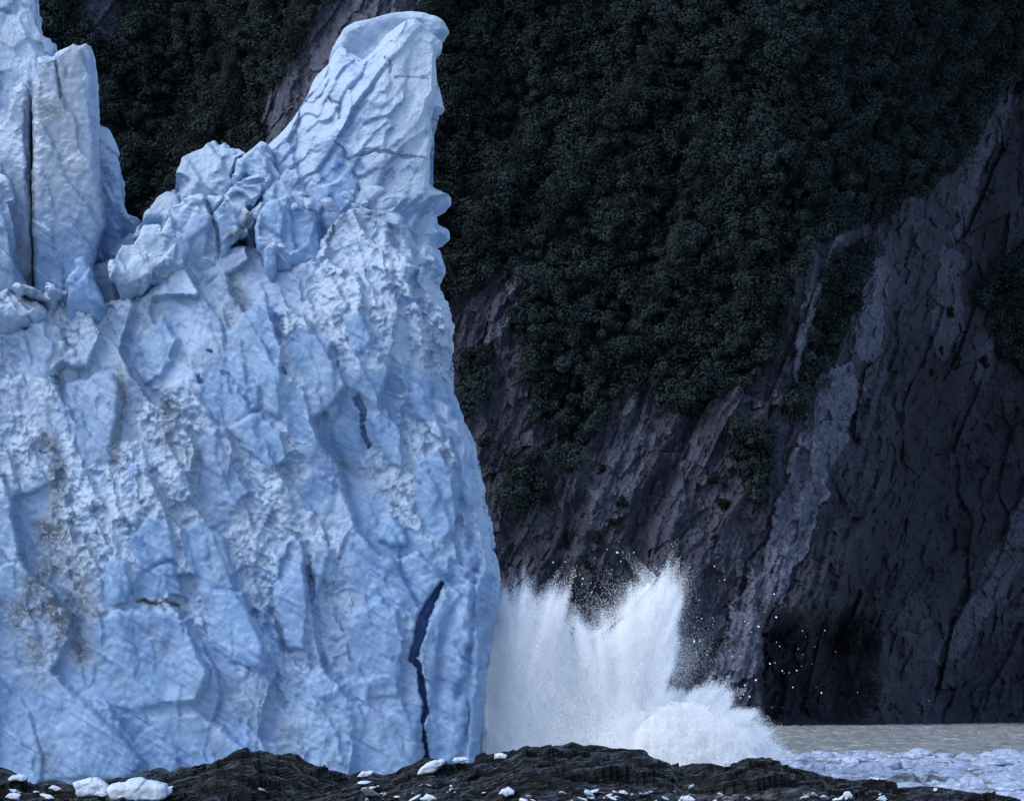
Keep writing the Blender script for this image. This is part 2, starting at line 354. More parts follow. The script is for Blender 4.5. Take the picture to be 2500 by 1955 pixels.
def build_cliff():
    pxs = np.arange(-520, 3020, 3.3); pys = np.concatenate([np.arange(-520, 1760, 3.3), np.arange(1760, 1801, 3.3)])
    PX, PY = np.meshgrid(pxs, pys)
    v = P(PX, PY, macroY(PX, PY)); x, y, z = v[..., 0], v[..., 1], v[..., 2]
    # ribs run up to the right
    u = x * 0.93 - z * 0.36; t = x * 0.36 + z * 0.93
    wob = fbm(u / 26, t / 50, y * 0 + 1, 3, 40) * 9
    rib = fbm((u + wob) / 17, t / 95, y * 0, 4, 3, 0.5, True)
    rib2 = fbm((u + wob) / 5.5, t / 26, y * 0, 4, 9, 0.55, True)
    rock = 7 * fbm(x / 60, z / 60, y * 0, 3, 21)
    f1, f2, r0, r1, r2, du, dv = worley((u + wob * 0.5) / 7, t / 19, 77)
    facet = 3.4 * (r0 - .5) + (1.9 * (r1 - .4)) * du * 2 + 1.2 * (r2 - .5) * dv * 3
    f1b, f2b, q0, q1, q2, du2, dv2 = worley((u + wob * .3) / 2.2, t / 4.4, 99)
    f1c, f2c, t0, t1, t2, du3, dv3 = worley((u + wob * .2) / .95, t / 1.9, 133)
    facet2 = 1.9 * (q0 - .5) + 1.7 * (q1 - .4) * du2 + .8 * (t0 - .5) + .7 * (t1 - .5) * du3
    d = rock - 5.5 * rib - 2.2 * rib2 + facet + facet2 + 0.7 * fbm(x / 1.6, z / 1.6, y * 0, 3, 31)
    veg = inpoly(PX + 14 * fbm(PX / 40, PY / 40, PX * 0, 3, 50), PY + 14 * fbm(PX / 40, PY / 40, PX * 0, 3, 54), VEG_MAIN) | inpoly(PX, PY, VEG_LEFT)
    for b in VEG_BITS: veg |= inpoly(PX + 10 * fbm(PX / 30, PY / 30, PX * 0, 3, 57), PY + 10 * fbm(PX / 30, PY / 30, PX * 0, 3, 58), b)
    pale = np.zeros(PX.shape)
    wx, wy = PX + 26 * fbm(PX / 45, PY / 45, PX * 0, 5, 60, 0.6), PY + 26 * fbm(PX / 45, PY / 45, PX * 0, 5, 64, 0.6)
    amp = [1, .8, 1, .55, .5, .45, .6, .5, .7, .45, .45]
    for b, a in zip(PALE, amp): pale = np.maximum(pale, a * inpoly(wx, wy, b))
    veg = veg & ~(inpoly(wx, wy, PALE[6]) | inpoly(wx, wy, PALE[7]))
    # pale slabs stand a little proud, their right side drops away
    pale = pale * sstep(-.85, -.05, fbm(x / 9, z / 16, y * 0, 4, 66, .6))
    d = d - 1.2 * pale
    # the sea-level recess at the foot on the right
    wx = wx + 30 * fbm(PX / 110, PY / 110, PX * 0, 3, 67)
    rec = sstep(1845, 1890, wx) * sstep(2165, 2060, wx) * sstep(1470, 1590, wy + 0.55 * np.abs(wx - 1960) * 0.3)
    d = d + 26 * rec
    d = d + 16 * sstep(1480, 1700, wy) * sstep(2100, 2200, wx) * 0.6
    fade = sstep(1790, 1740, PY)
    y2 = y + d * (0.35 + 0.65 * fade)
    v = np.stack([x, y2, z], -1)
    CLIFF.update(v=v, veg=veg, PX=PX, PY=PY)
    ny, nx = PX.shape; i = np.arange(nx * (ny - 1)).reshape(ny - 1, nx)[:, :-1].ravel()
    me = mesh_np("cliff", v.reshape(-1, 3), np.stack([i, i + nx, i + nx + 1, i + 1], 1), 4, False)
    attr(me, "veg", veg.ravel() * 1.0); attr(me, "painted_shade", (sstep(2000, 2330, wx + .35 * (PY - 900)) * (1 - .6 * (pale > .3)) * sstep(-.5, .2, fbm((u + wob) / 14, x * 0, t / 60, 4, 69))).ravel()); attr(me, "pale", pale.ravel())  # mask for shade painted over the right-hand rock, weaker on pale ribs
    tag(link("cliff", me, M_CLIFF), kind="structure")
build_cliff()

def leaf_cloud(cent, rad, n, size, rng, squash=0.8, up=0.45):
    """n leaf-clump quads per crown, spread through the crown volume and thinning at its edge"""
    k = len(cent); c = np.repeat(cent, n, 0); r = np.repeat(rad, n)
    d = rng.normal(size=(k * n, 3)); d /= np.linalg.norm(d, axis=1)[:, None]
    # lobes: make the crown outline uneven
    lob = 0.75 + 0.45 * fbm(c[:, 0] * .3 + d[:, 0] * 1.6, c[:, 1] * .1 + d[:, 1] * 1.6, c[:, 2] * .3 + d[:, 2] * 1.6, 2, 70)
    rr = r * lob * rng.uniform(0.15, 1.0, k * n) ** 0.45
    p = c + d * rr[:, None] * np.array([1, 1, squash])
    nn = d + rng.normal(size=d.shape) * 0.38 + np.array([0, 0, up]); nn /= np.linalg.norm(nn, axis=1)[:, None]
    a = np.cross(nn, rng.normal(size=d.shape)); a /= np.linalg.norm(a, axis=1)[:, None]; b = np.cross(nn, a)
    s = size * rng.uniform(0.5, 1.25, k * n)[:, None]; e = rng.uniform(0.45, 0.8, k * n)[:, None]
    q = np.stack([p - a * s, p + b * s * e, p + a * s, p - b * s * e], 1).reshape(-1, 3)
    f = np.arange(len(q)).reshape(-1, 4)
    return q, f
def build_forest():
    v, veg, PX, PY = CLIFF["v"], CLIFF["veg"], CLIFF["PX"], CLIFF["PY"]
    rng = np.random.default_rng(3)
    vis = veg & (PX > -120) & (PX < 2640) & (PY > -160) & ~((PX < 850) & (PY > 600))
    bits = np.zeros(PX.shape, bool)
    idx = np.flatnonzero(vis.ravel()); rng.shuffle(idx)
    pts = v.reshape(-1, 3)
    # thin to a minimum spacing
    keep = []; cell = {}
    R = rng.uniform(1.5, 4.6, len(idx)) * (1 + .25 * fbm(pts[idx, 0] / 12, pts[idx, 1] * 0, pts[idx, 2] / 12, 2, 68))
    for j, i in enumerate(idx):
        p = pts[i]; kx, kz = int((p[0] + .5 * p[2]) // 3.0), int(p[2] // 2.6)
        if (kx, kz) in cell: continue
        cell[(kx, kz)] = 1; keep.append(j)
    k = np.array(keep); c = pts[idx[k]].copy(); r = R[k]
    c[:, 1] -= r * 0.45 + rng.uniform(0, 2.6, len(r)); c[:, 2] += r * 0.25
    q, f = leaf_cloud(c, r, 300, 0.40, rng, 0.85, 0.55)
    me = mesh_np("hillside_forest", q, f, 4, False); attr(me, "tone", np.repeat(rng.random(len(r)), 300 * 4))
    o = link("hillside_forest", me, M_LEAF)
    tag(o, "dense dark green alder scrub covering the steep mountainside", "forest", None, "stuff")
    print("forest crowns", len(k), "quads", len(f))
build_forest()

def cliff_at(px, py):
    d = np.hypot(CLIFF["PX"] - px, CLIFF["PY"] - py); i = int(np.argmin(d)); return CLIFF["v"].reshape(-1, 3)[i]
def build_shrubs():
    rng = np.random.default_rng(5)
    # (px, py, radius m, label)
    spots = [(1262, 1165, 4.2, "dark bushy shrub on the bare rock just right of the ice edge"),
             (1300, 1215, 3.4, "smaller dark shrub hanging below the bushy one beside the ice"),
             (1240, 1240, 3.0, "dark shrub clump low on the rock close to the ice wall"),
             (1160, 905, 3.2, "dark shrub on the cliff directly beside the upper ice wall"),
             (1150, 975, 2.8, "round dark shrub below another against the ice wall edge"),
             (1185, 1085, 2.4, "small dark shrub on purple rock near the bulge of ice"),
             (1395, 1120, 3.0, "shrub at the tip of the tongue of greenery above pale rock"),
             (1513, 1232, 1.8, "upright dark shrub in a cleft of the pale grey rock face"),
             (1500, 1278, 1.6, "low dark shrub under the upright one on pale grey rock"),
             (1460, 1320, 2.2, "flat dark shrub on the rock above the left spray peaks"),
             (1435, 1385, 1.5, "tiny dark shrub just above the gap between spray peaks"),
             (1815, 1110, 3.8, "broad dark shrub beside the long pale rock rib"),
             (1845, 1175, 3.0, "dark shrub under the broad one beside the pale rib"),
             (1750, 1180, 3.0, "dark shrub left of the pale rib on shaded rock"),
             (1770, 1240, 2.6, "lower dark shrub left of the pale rib above the tall jet"),
             (1465, 1150, 1.3, "very small shrub on the smooth grey rock slab"),
             (2312, 770, 2.0, "round dark shrub on the pale strip of the far right cliff"),
             (2402, 885, 2.0, "lone dark shrub toward the right edge of the cliff"),
             (2298, 860, 1.3, "tiny shrub beneath the round one on the far right cliff"),
             (2270, 920, 1.2, "small dot of shrub low on the far right cliff strip")]
    for px, py, r, lab in spots:
        p = cliff_at(px, py)
        root = bpy.data.objects.new("shrub", None); COL.objects.link(root); root.location = p
        tag(root, lab, "shrub", "shrubs growing on the bare cliff")
        k = 5; c = np.array([[rng.normal() * r * .35, -r * .35 + rng.normal() * .3 * r, rng.normal() * r * .3 + r * .25] for _ in range(k)])
        q, f = leaf_cloud(c, np.full(k, r * .6), 60, 0.42, rng)
        link("foliage", mesh_np("shrub_foliage", q, f, 4, False), M_LEAF2, root)
        bm = bmesh.new()
        for j in range(4):
            a = Vector((0, 0.5, -0.2)); b = Vector(c[j]); ax = (b - a)
            g = bmesh.ops.create_cone(bm, segments=6, radius1=0.09, radius2=0.03, depth=ax.length)["verts"]
            bmesh.ops.transform(bm, matrix=Matrix.Translation((a + b) / 2) @ ax.to_track_quat('Z', 'Y').to_matrix().to_4x4(), verts=g)
        me = bpy.data.meshes.new("shrub_stem"); bm.to_mesh(me); bm.free()
        link("stem", me, M_CLIFF, root)
build_shrubs()

# ------------------------------------------------------------------ glacier
RIGHT_EDGE = [(1069, 586), (1076, 618), (1083, 647), (1069, 679), (1083, 712), (1090, 740), (1104, 778), (1108, 790), (1102, 819), (1106, 843), (1100, 880), (1108, 946),
              (1119, 979), (1133, 1020), (1145, 1044), (1162, 1085), (1168, 1130), (1176, 1151), (1184, 1200), (1186, 1237), (1201, 1270), (1207, 1315), (1205, 1340),
              (1215, 1360), (1221, 1393), (1215, 1456), (1202, 1534), (1193, 1598), (1183, 1669), (1184, 1733), (1177, 1793), (1172, 1860), (1170, 2010)]
FACE = [(-170, 2010), (-170, 800), (-40, 800), (60, 775), (110, 725), (160, 715), (230, 735), (280, 720), (380, 680), (450, 610), (545, 590), (620, 585), (650, 640), (700, 640),
        (770, 600), (795, 545), (820, 505), (870, 488), (940, 500), (985, 530), (1010, 585), (1045, 575)] + RIGHT_EDGE
SPIRE = [(560, 680), (600, 420), (641, 347), (701, 286), (734, 234), (762, 169), (790, 145), (809, 112), (828, 94), (885, 138), (924, 101), (940, 75), (992, 42), (1013, 37), (1039, 61),
         (1057, 77), (1081, 96), (1079, 115), (1060, 126), (1061, 155), (1065, 187), (1074, 220), (1083, 262), (1044, 268), (1053, 300), (1060, 335), (1044, 368),
         (1032, 386), (1040, 400), (1041, 430), (1062, 450), (1100, 464), (1099, 488), (1062, 515), (1066, 539), (1094, 552), (1093, 572), (1062, 590), (1060, 680)]
CAP = [(800, 170), (809, 112), (828, 86), (837, 66), (870, 49), (936, 30), (997, 25), (1039, 27), (1067, 33), (1081, 47), (1097, 77), (1081, 94), (1050, 150), (900, 230)]
RIDGE = [(190, 760), (225, 640), (300, 575), (330, 545), (347, 531), (354, 506), (389, 468), (408, 459), (426, 431), (443, 398), (445, 382), (468, 363), (499, 337), (511, 326), (525, 328), (532, 352), (536, 333),
         (543, 334), (550, 351), (567, 349), (586, 372), (600, 358), (635, 342), (646, 350), (668, 400), (720, 440), (800, 480), (800, 700)]
def streak(px, py, line, wd): return np.exp(-(polydist(px, py, line) / wd) ** 2)
DIRT = [([(105, 1050), (135, 1120), (140, 1200), (120, 1290)], 20, .8), ([(120, 1290), (110, 1380), (90, 1440), (60, 1490)], 42, .9), ([(150, 1330), (190, 1420), (200, 1480)], 48, .6),
        ([(120, 1470), (165, 1540), (190, 1590)], 40, .9), ([(30, 1480), (60, 1560), (90, 1620)], 34, .6), ([(285, 890), (300, 980), (280, 1070), (275, 1130)], 11, .7),
        ([(560, 660), (580, 720), (555, 770)], 26, .55), ([(612, 512), (590, 560), (560, 575)], 9, .9), ([(330, 1466), (350, 1463), (365, 1471), (385, 1476), (396, 1463), (412, 1470), (432, 1475), (452, 1465)], 4.5, 1.5), ([(410, 970), (400, 1060), (430, 1110)], 24, .45),
        ([(275, 690), (330, 725), (395, 760)], 20, .4), ([(330, 760), (370, 800)], 14, .5), ([(100, 258), (118, 270), (138, 276)], 12, .75), ([(136, 140), (143, 200), (148, 240)], 4, .9), ([(75, 205), (77, 330), (79, 440), (77, 550)], 5, 1.0), ([(95, 134), (112, 136)], 5, .6), ([(245, 440), (252, 530)], 4, .6), ([(100, 425), (130, 445)], 5, .4), ([(60, 590), (66, 660), (58, 700)], 9, .8), ([(55, 600), (70, 660), (60, 720)], 16, .6), ([(410, 850), (470, 880), (500, 855)], 16, .35),
        ([(830, 1130), (900, 1150), (960, 1200)], 22, .3), ([(700, 1790), (720, 1850)], 22, .35), ([(560, 1680), (620, 1760)], 20, .25), ([(110, 1830), (130, 1880)], 30, .35)]
CRACK = [(1077, 1422), (1050, 1470), (1030, 1510), (1024, 1550), (1004, 1608), (1022, 1628), (1026, 1660), (1033, 1690), (1038, 1740), (1030, 1762), (1040, 1840), (1043, 1900)]
HOLES = [([(868, 968), (874, 978), (886, 1000), (880, 1020)], 7, 2.0), ([(884, 1036), (888, 1055), (900, 1085)], 6, 1.8), ([(505, 853), (512, 856)], 4, 1.2), ([(482, 918), (486, 928)], 4, 1.2),
         ([(335, 1466), (365, 1471), (396, 1464), (430, 1474)], 4, .5), ([(720, 1310), (690, 1400), (660, 1470), (655, 1540)], 13, .8), ([(545, 905), (580, 940), (610, 985)], 5, .5), ([(655, 1600), (662, 1660), (690, 1720)], 9, .6), ([(820, 880), (818, 900)], 4, 1.0)]
CLEAN = [[(143, 921), (275, 898), (297, 949), (275, 1132), (194, 1132), (137, 972)],
         [(543, 824), (601, 743), (658, 732), (692, 846), (692, 995), (681, 1029), (635, 1001), (623, 915), (549, 846)],
         [(486, 921), (549, 846), (629, 921), (635, 995), (532, 1052), (480, 972)],
         [(532, 1052), (635, 998), (692, 1052), (709, 1127), (664, 1155), (595, 1104), (561, 1058)],
         [(498, 1029), (566, 1104), (612, 1207), (578, 1241), (469, 1235), (480, 1104)],
         [(692, 846), (726, 783), (812, 829), (829, 1007), (801, 1029), (744, 932)],
         [(898, 1001), (944, 984), (990, 1052), (990, 1150), (944, 1132), (915, 1087)],
         [(961, 904), (1024, 909), (1064, 989), (1058, 1052), (1007, 1012)],
         [(1001, 1127), (1070, 1075), (1115, 1155), (1121, 1304), (1058, 1327), (1012, 1247)],
         [(1081, 1041), (1121, 1018), (1161, 1075), (1167, 1190), (1144, 1304), (1121, 1281), (1110, 1132)],
         [(440, 1281), (492, 1258), (549, 1310), (583, 1407), (606, 1533), (572, 1550), (492, 1453), (446, 1361)],
         [(303, 1321), (366, 1247), (423, 1281), (440, 1418), (326, 1390)],
         [(332, 1401), (423, 1361), (463, 1464), (326, 1464)],
         [(240, 1418), (280, 1333), (326, 1401), (320, 1476), (246, 1493)],
         [(669, 1350), (721, 1287), (749, 1333), (761, 1504), (744, 1590), (692, 1590), (658, 1476)],
         [(715, 1190), (761, 1138), (824, 1167), (812, 1247), (789, 1270), (738, 1247)],
         [(909, 1304), (950, 1241), (995, 1304), (995, 1333), (915, 1327)],
         [(847, 1498), (938, 1453), (984, 1504), (990, 1590), (972, 1704), (847, 1704), (835, 1590)],
         [(1041, 1521), (1081, 1436), (1178, 1418), (1178, 1853), (1030, 1853), (1047, 1704), (1035, 1624)],
         [(480, 1436), (595, 1436), (646, 1561), (646, 1647), (515, 1590)],
         [(606, 1476), (658, 1464), (692, 1590), (652, 1579)],
         [(194, 1521), (320, 1481), (458, 1504), (515, 1647), (492, 1716), (320, 1739), (183, 1709), (114, 1647)],
         [(755, 1304), (818, 1338), (789, 1418), (761, 1510)],
         [(698, 926), (744, 961), (766, 1087), (715, 1075), (692, 1007)],
         [(-34, 1636), (114, 1624), (240, 1739), (366, 1853), (320, 1905), (-34, 1905)],
         [(286, 1756), (492, 1733), (606, 1819), (606, 1905), (389, 1905), (343, 1830)],
         [(858, 1727), (972, 1727), (1024, 1762), (1024, 1905), (858, 1905)],
         [(34, 801), (103, 766), (132, 846), (109, 921), (34, 921)],
         [(320, 835), (389, 755), (435, 824), (400, 921), (343, 938)],
         [(829, 766), (892, 755), (915, 846), (858, 881)]]
def slabs(x, z, su, sv, k, amp, tilt, ang=24, warp=0.5):
    """chisel-cleaved slabs: every cell is a plane that rises to its right edge and drops away there"""
    c, s = math.cos(math.radians(ang)), math.sin(math.radians(ang))
    wx = fbm(x / (su * 1.6), z / (su * 1.6), x * 0, 3, k + 20) * su * warp; wz = fbm(x / (su * 1.6), z / (su * 1.6), x * 0 + 5, 3, k + 30) * su * warp
    xx, zz = x + wx, z + wz
    u = xx * c + zz * s; t = -xx * s + zz * c
    f1, f2, r0, r1, r2, du, dv = worley(u / su, t / sv, k)
    h = amp * (r0 - 0.5) + tilt * su * (0.35 + 0.9 * r1) * du + tilt * sv * 0.5 * (r2 - 0.5) * dv
    return h, f2 - f1, r2
def paint(me, rest, snow_bias=0.0, grey=0.0, greyf=None, crumb=None, clean=None):
    px, py = unP(rest[:, 0], rest[:, 1], rest[:, 2]); n = nrm(me); x, y, z = co(me).T
    d = np.zeros(len(px))
    for line, wd, a in DIRT: d = np.maximum(d, a * streak(px, py, line, wd))
    d = np.clip(d * (0.75 + 0.6 * fbm(x / 1.5, y / 1.5, z / 1.5, 3, 300)), 0, 1)
    patch = fbm(x / 5.5, y / 5.5, z / 8, 4, 310)
    s = sstep(0.0, 0.42, patch + 0.55 * (n[:, 2] - 0.15) + snow_bias + .30 * sstep(800, 350, py))  # snow patches, plus extra whitening that paints the upper ice brighter
    if crumb is not None: s = (1 - .78 * sstep(1250, 1750, py)) * np.maximum(s * .45, crumb * sstep(-.3, .3, fbm(x / 1.3, y / 1.3, z / 1.6, 4, 320, .65) + .16 + .5 * n[:, 2]))  # crumbled snow, thinned downwards to paint the foot darker
    if clean is not None: s = s * (1 - .85 * clean * sstep(-.5, .1, fbm(x / 2, y / 2, z / 2, 4, 325) + .35))
    attr(me, "dirt", d); attr(me, "snow", s)
    g = np.full(len(px), grey) if greyf is None else greyf(px, py)
    attr(me, "grey", np.clip(g + 0.5 * d, 0, 1))
glacier = bpy.data.objects.new("glacier", None); COL.objects.link(glacier); glacier.location = (-20, 400, 0)
tag(glacier, "towering pale blue glacier front with a leaning spire above the water", "glacier")
def gpart(name, me, label=None):
    o = link(name, me, M_ICE); o.parent = glacier; o.matrix_parent_inverse = Matrix.Translation((20, -400, 0))
    if label: o["label"] = label
    return o
def build_face():
    me = solid("ice_face", FACE, 400, 15, 0.9, 0.12, 4)
    v = co(me); n = nrm(me); rest = v.copy(); x, y, z = v.T
    px, py = unP(x, y, z)
    wf = sstep(406, 402.2, y)
    h1, e1, r = slabs(x, z, 3.3, 8.8, 500, 2.0, 0.30, 25, .45)
    h2, e2, r2 = slabs(x, z, 1.5, 3.6, 540, 0.5, 0.26, 27)
    h3, e3, _ = slabs(x, z, 0.7, 1.2, 560, 0.28, 0.25, 20)
    soft = sstep(1250, 1900, py)                                   # the foot is smoother
    crumb = sstep(-0.25, 0.25, fbm(x / 5.5, y * 0, z / 8, 4, 310) + .08)
    # big clean cleaved slabs standing out of the crumbled ice
    wx = px + 10 * fbm(px / 26, px * 0, py / 26, 4, 590, .6); wy = py + 10 * fbm(px / 26, px * 0 + 9, py / 26, 4, 594, .6)
    clean = np.zeros(len(px)); slab = np.zeros(len(px))
    for i, q in enumerate(CLEAN):
        qa = np.array(q, float); lo, hi = qa.min(0) - 14, qa.max(0) + 14
        b = np.flatnonzero((px > lo[0]) & (px < hi[0]) & (py > lo[1]) & (py < hi[1]))
        b = b[inpoly(wx[b], wy[b], q)]
        if not len(b): continue
        d = polydist(wx[b], wy[b], q + q[:1]) / F * 400; w_ = (hi[0] - lo[0]) / F * 400; cx = (lo[0] + hi[0]) / 2; cy = (lo[1] + hi[1]) / 2
        u = (px[b] - cx - .45 * (py[b] - cy)) / F * 400
        hgt = .55 + .25 * np.sin(i * 2.4) + (.26 + .08 * np.sin(i * 1.7)) * np.clip(u, -w_ * .5, w_ * .5)
        m_ = sstep(0, .42, d)
        slab[b] = m_ * hgt; clean[b] = np.maximum(clean[b], m_)
    big = 1.8 * fbm(x / 14, x * 0, z / 26, 3, 520) + 0.7 * fbm((x + .45 * z) / 5, x * 0, (z - .45 * x) / 14, 3, 525, 0.5, True)
    crumb = crumb * (1 - clean)
    rel = big + slab * 1.0 + h1 * (1 - 0.45 * soft) * (1 - .65 * clean) + h2 * (.5 + .5 * crumb) * (1 - 0.4 * soft) + h3 * (0.1 + 0.9 * crumb) * (1 - .6 * soft)
    xr = np.interp(py, [q[1] for q in RIGHT_EDGE], [q[0] for q in RIGHT_EDGE]); de = np.clip((xr - px) / F * 400 + 1.1 * fbm(px / 40, px * 0, py / 60, 3, 597), 0, 50)
    corner = 3.2 * np.exp(-de / 1.6) + 0.5 * np.exp(-((de - 4.0) / .7) ** 2) + .8 * np.exp(-((de - 1.9) / .35) ** 2)   # the front turns away at its right end, with two flutes
    v[:, 1] += (corner - rel) * wf
    v[:, 1] += 0.06 * z + 2.2 * sstep(800, 480, py)           # leans back going up
    setco(me, v); smooth_np(me, 2); v = co(me); n = nrm(me)
    v -= n * (crumb * (1 - .5 * soft) * (0.26 * fbm(x / 1.1, y / 1.1, z / 1.1, 4, 530, 0.6, True) + .34 * fbm(x / 2.6, y / 2.6, z / 3.2, 3, 535, .5) + .12 * fbm(x / .4, y / .4, z / .4, 2, 537)))[:, None]
    nn = 0.28 * fbm(x / 1.6, y / 1.6, z / 1.6, 4, 570) + 0.5 * fbm(x / 4, y / 4, z / 4, 3, 575)
    v += n * (nn * (1 - 0.4 * wf) + .10 * fbm(x / .45, y / .45, z / .45, 3, 578))[:, None]
    # crevasse and small holes
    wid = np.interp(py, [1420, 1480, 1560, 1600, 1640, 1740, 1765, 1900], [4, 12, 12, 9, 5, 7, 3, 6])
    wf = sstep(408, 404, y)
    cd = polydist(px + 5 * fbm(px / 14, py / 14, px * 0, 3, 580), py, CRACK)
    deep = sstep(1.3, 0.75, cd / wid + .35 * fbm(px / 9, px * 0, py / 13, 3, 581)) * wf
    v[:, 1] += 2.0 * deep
    for line, wd, dp in HOLES: v[:, 1] += .6 * dp * sstep(1.3, 0.5, polydist(px + 6 * fbm(px / 12, px * 0, py / 12, 3, 585), py + 5 * fbm(px / 11, px * 0, py / 11, 2, 588), line) / wd + .9 * fbm(px / 10, px * 0, py / 10, 3, 589)) * wf
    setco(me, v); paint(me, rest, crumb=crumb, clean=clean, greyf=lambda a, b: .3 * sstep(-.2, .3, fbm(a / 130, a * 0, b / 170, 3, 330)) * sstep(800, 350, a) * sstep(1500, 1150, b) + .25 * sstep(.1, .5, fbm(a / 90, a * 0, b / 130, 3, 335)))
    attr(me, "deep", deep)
    gpart("ice_face", me)
build_face()
def spire_shape(v, n, ridge, left, right, wf):
    px, py = unP(*v.T); xl = np.interp(py, [r[1] for r in ridge], [r[0] for r in ridge]); d = (px - xl) / F * 400
    d = np.where(d < 0, -left * d, right * d)
    v[:, 1] += d * wf
def build_spire():
    me = solid("ice_spire", SPIRE, 407, 11, 0.9, 0.10, 4)
    v = co(me); n = nrm(me); rest = v.copy(); x, y, z = v.T; wf = sstep(412, 408.5, y)
    spire_shape(v, n, [(1000, 30), (975, 120), (905, 250), (835, 330), (800, 450), (800, 700)], 0.5, 0.22, 1.0)
    h1, e1, r = slabs(x, z, 3.4, 9.5, 600, 0.9, 0.20, -30, 0.3)
    h2, e2, r2 = slabs(x, z, 1.4, 3.0, 610, 0.45, 0.2, -32, 0.4)
    v[:, 1] -= (h1 + h2 + 0.6 * fbm(x / 5, z / 5, x * 0, 3, 620) + 0.18 * fbm(x / 0.9, z / .9, x * 0, 3, 622)) * wf
    setco(me, v); smooth_np(me, 3); v = co(me); n = nrm(me)
    px, py = unP(*rest.T)
    for line, wd, dp in [(a_, b_, c_ * .55) for a_, b_, c_ in [([(800, 232), (828, 250), (832, 262), (826, 285)], 2.6, .7), ([(940, 140), (955, 150), (957, 178)], 2.6, .6), ([(815, 345), (845, 370), (850, 388), (920, 372), (1040, 378)], 2.6, .7),
                         ([(850, 388), (872, 460)], 2.4, .5), ([(850, 120), (880, 142)], 2.4, .5), ([(735, 235), (770, 240), (800, 190)], 2.4, .4), ([(970, 185), (1045, 188)], 2.2, .4)]]:
        v[:, 1] += dp * sstep(1.5, 0.5, polydist(px + 9 * fbm(px / 22, px * 0, py / 22, 3, 630), py + 9 * fbm(px / 24, px * 0, py / 24, 3, 632), line) / wd + .7 * fbm(px / 16, px * 0, py / 16, 2, 634)) * wf
    v += n * ((0.22 * fbm(x / 1.5, y / 1.5, z / 1.5, 4, 640) + .09 * fbm(x / .42, y / .42, z / .42, 3, 643) + 0.3 * fbm(x / 4, y / 4, z / 4, 2, 645)) * (1 - .5 * wf))[:, None]
    setco(me, v); paint(me, rest, 0.10)
    gpart("ice_spire", me, "leaning blue ice spire with a bright snowy ramp on its left")
    me = solid("ice_cap", CAP, 413, 6, 0.8, 0.11, 8)
    v = co(me); n = nrm(me); rest = v.copy(); x, y, z = v.T
    v += n * (0.22 * fbm(x / 2, y / 2, z / 2, 4, 650))[:, None]
    setco(me, v); paint(me, rest, -0.1, 0.55)
    gpart("ice_slab", me, "smooth grey ice slab capping the top of the spire")
build_spire()
def serac(name, poly, Y, depth, label=None, lean=0.0, tiltx=0.0, rough=0.5, bev=0.4, snow=0.0, grey=0.0, greyf=None, lines=(), vox=0.105, sm=2, fac=0.6, tuck=1.9):
    me = solid(name, poly, Y, depth, bev, vox, sm)
    v = co(me); n = nrm(me); rest = v.copy(); x, y, z = v.T; wf = sstep(Y + 5.0, Y + 1.6, y); k = int(abs(poly[0][0] * 7 + poly[1][1] * 3)) % 900
    z0 = z.min(); xm = x.mean()
    h1, e1, _ = slabs(x, z, 1.9, 4.2, 700 + k, fac, 0.22, 26)
    v[:, 1] += lean * (z - z0) + tiltx * (x - xm) + tuck * sstep(z0 + .5 * (z.max() - z0), z0, z)
    f1_, f2_, ra, rb, rc, du_, dv_ = worley((x + .6 * y + .5 * z) / 2.3, (z - .5 * x + .3 * y) / 2.8, 770 + k)
    v += n * ((.55 * (ra - .5) + .9 * (rb - .5) * du_ + .6 * (rc - .5) * dv_) * min(1, fac * 1.6))[:, None]
    v[:, 1] -= (h1 + rough * 0.9 * fbm(x / 3, z / 4, x * 0, 3, 710 + k) + rough * 0.3 * fbm(x / .8, z / .8, x * 0, 3, 720 + k)) * wf
    setco(me, v); smooth_np(me, 3); v = co(me); n = nrm(me)
    px, py = unP(*rest.T)
    for line, wd, dp in lines: v[:, 1] += dp * sstep(1.5, 0.5, polydist(px + 2 * fbm(px / 8, py / 8, px * 0, 2, 630), py, line) / wd) * wf
    v += n * ((0.16 * fbm(x / 1.2, y / 1.2, z / 1.2, 4, 730 + k) + .15 * fbm(x / .45, y / .45, z / .45, 3, 733) + 0.3 * rough * fbm(x / 3, y / 3, z / 3, 2, 735 + k)) * (1 - .4 * wf))[:, None]
    setco(me, v); paint(me, rest, snow, grey, greyf)
    return gpart(name, me, label)
serac("ridge", RIDGE, 406.2, 12, "sunlit jagged ice ridge joining the towers to the spire", 0.38, 0.0, 0.9, 1.0, 0.25, fac=1.3, vox=0.14)
serac("serac", [(550, 520), (568, 440), (588, 370), (620, 348), (636, 341), (648, 352), (668, 402), (690, 440), (680, 520)], 406.2, 6, "sharp pale fang of ice where the ridge meets the spire", 0.25, 0.2, .6, .4, .2, fac=.7)
serac("serac", [(400, 530), (432, 440), (444, 398), (446, 382), (470, 362), (500, 337), (511, 326), (524, 329), (531, 352), (535, 332), (544, 334), (550, 352), (566, 349), (584, 372), (560, 450), (540, 540)], 405.6, 6, "ragged notched crest block at the middle of the ridge", 0.3, 0.2, .7, .35, .2, fac=.8)
serac("serac", [(320, 580), (346, 532), (354, 506), (372, 484), (389, 468), (408, 459), (430, 470), (440, 520), (420, 580)], 404.6, 6, "low tilted block rising from the saddle beside the towers", 0.3, 0.2, .6, .4, .2, fac=.7)
serac("serac", [(520, 560), (548, 470), (570, 430), (596, 440), (640, 400), (660, 420), (640, 470), (600, 520), (590, 580)], 404.4, 6, "bright ice slab between the ridge and the ramp wedge", 0.35, 0.2, .6, .4, .25, fac=.7)
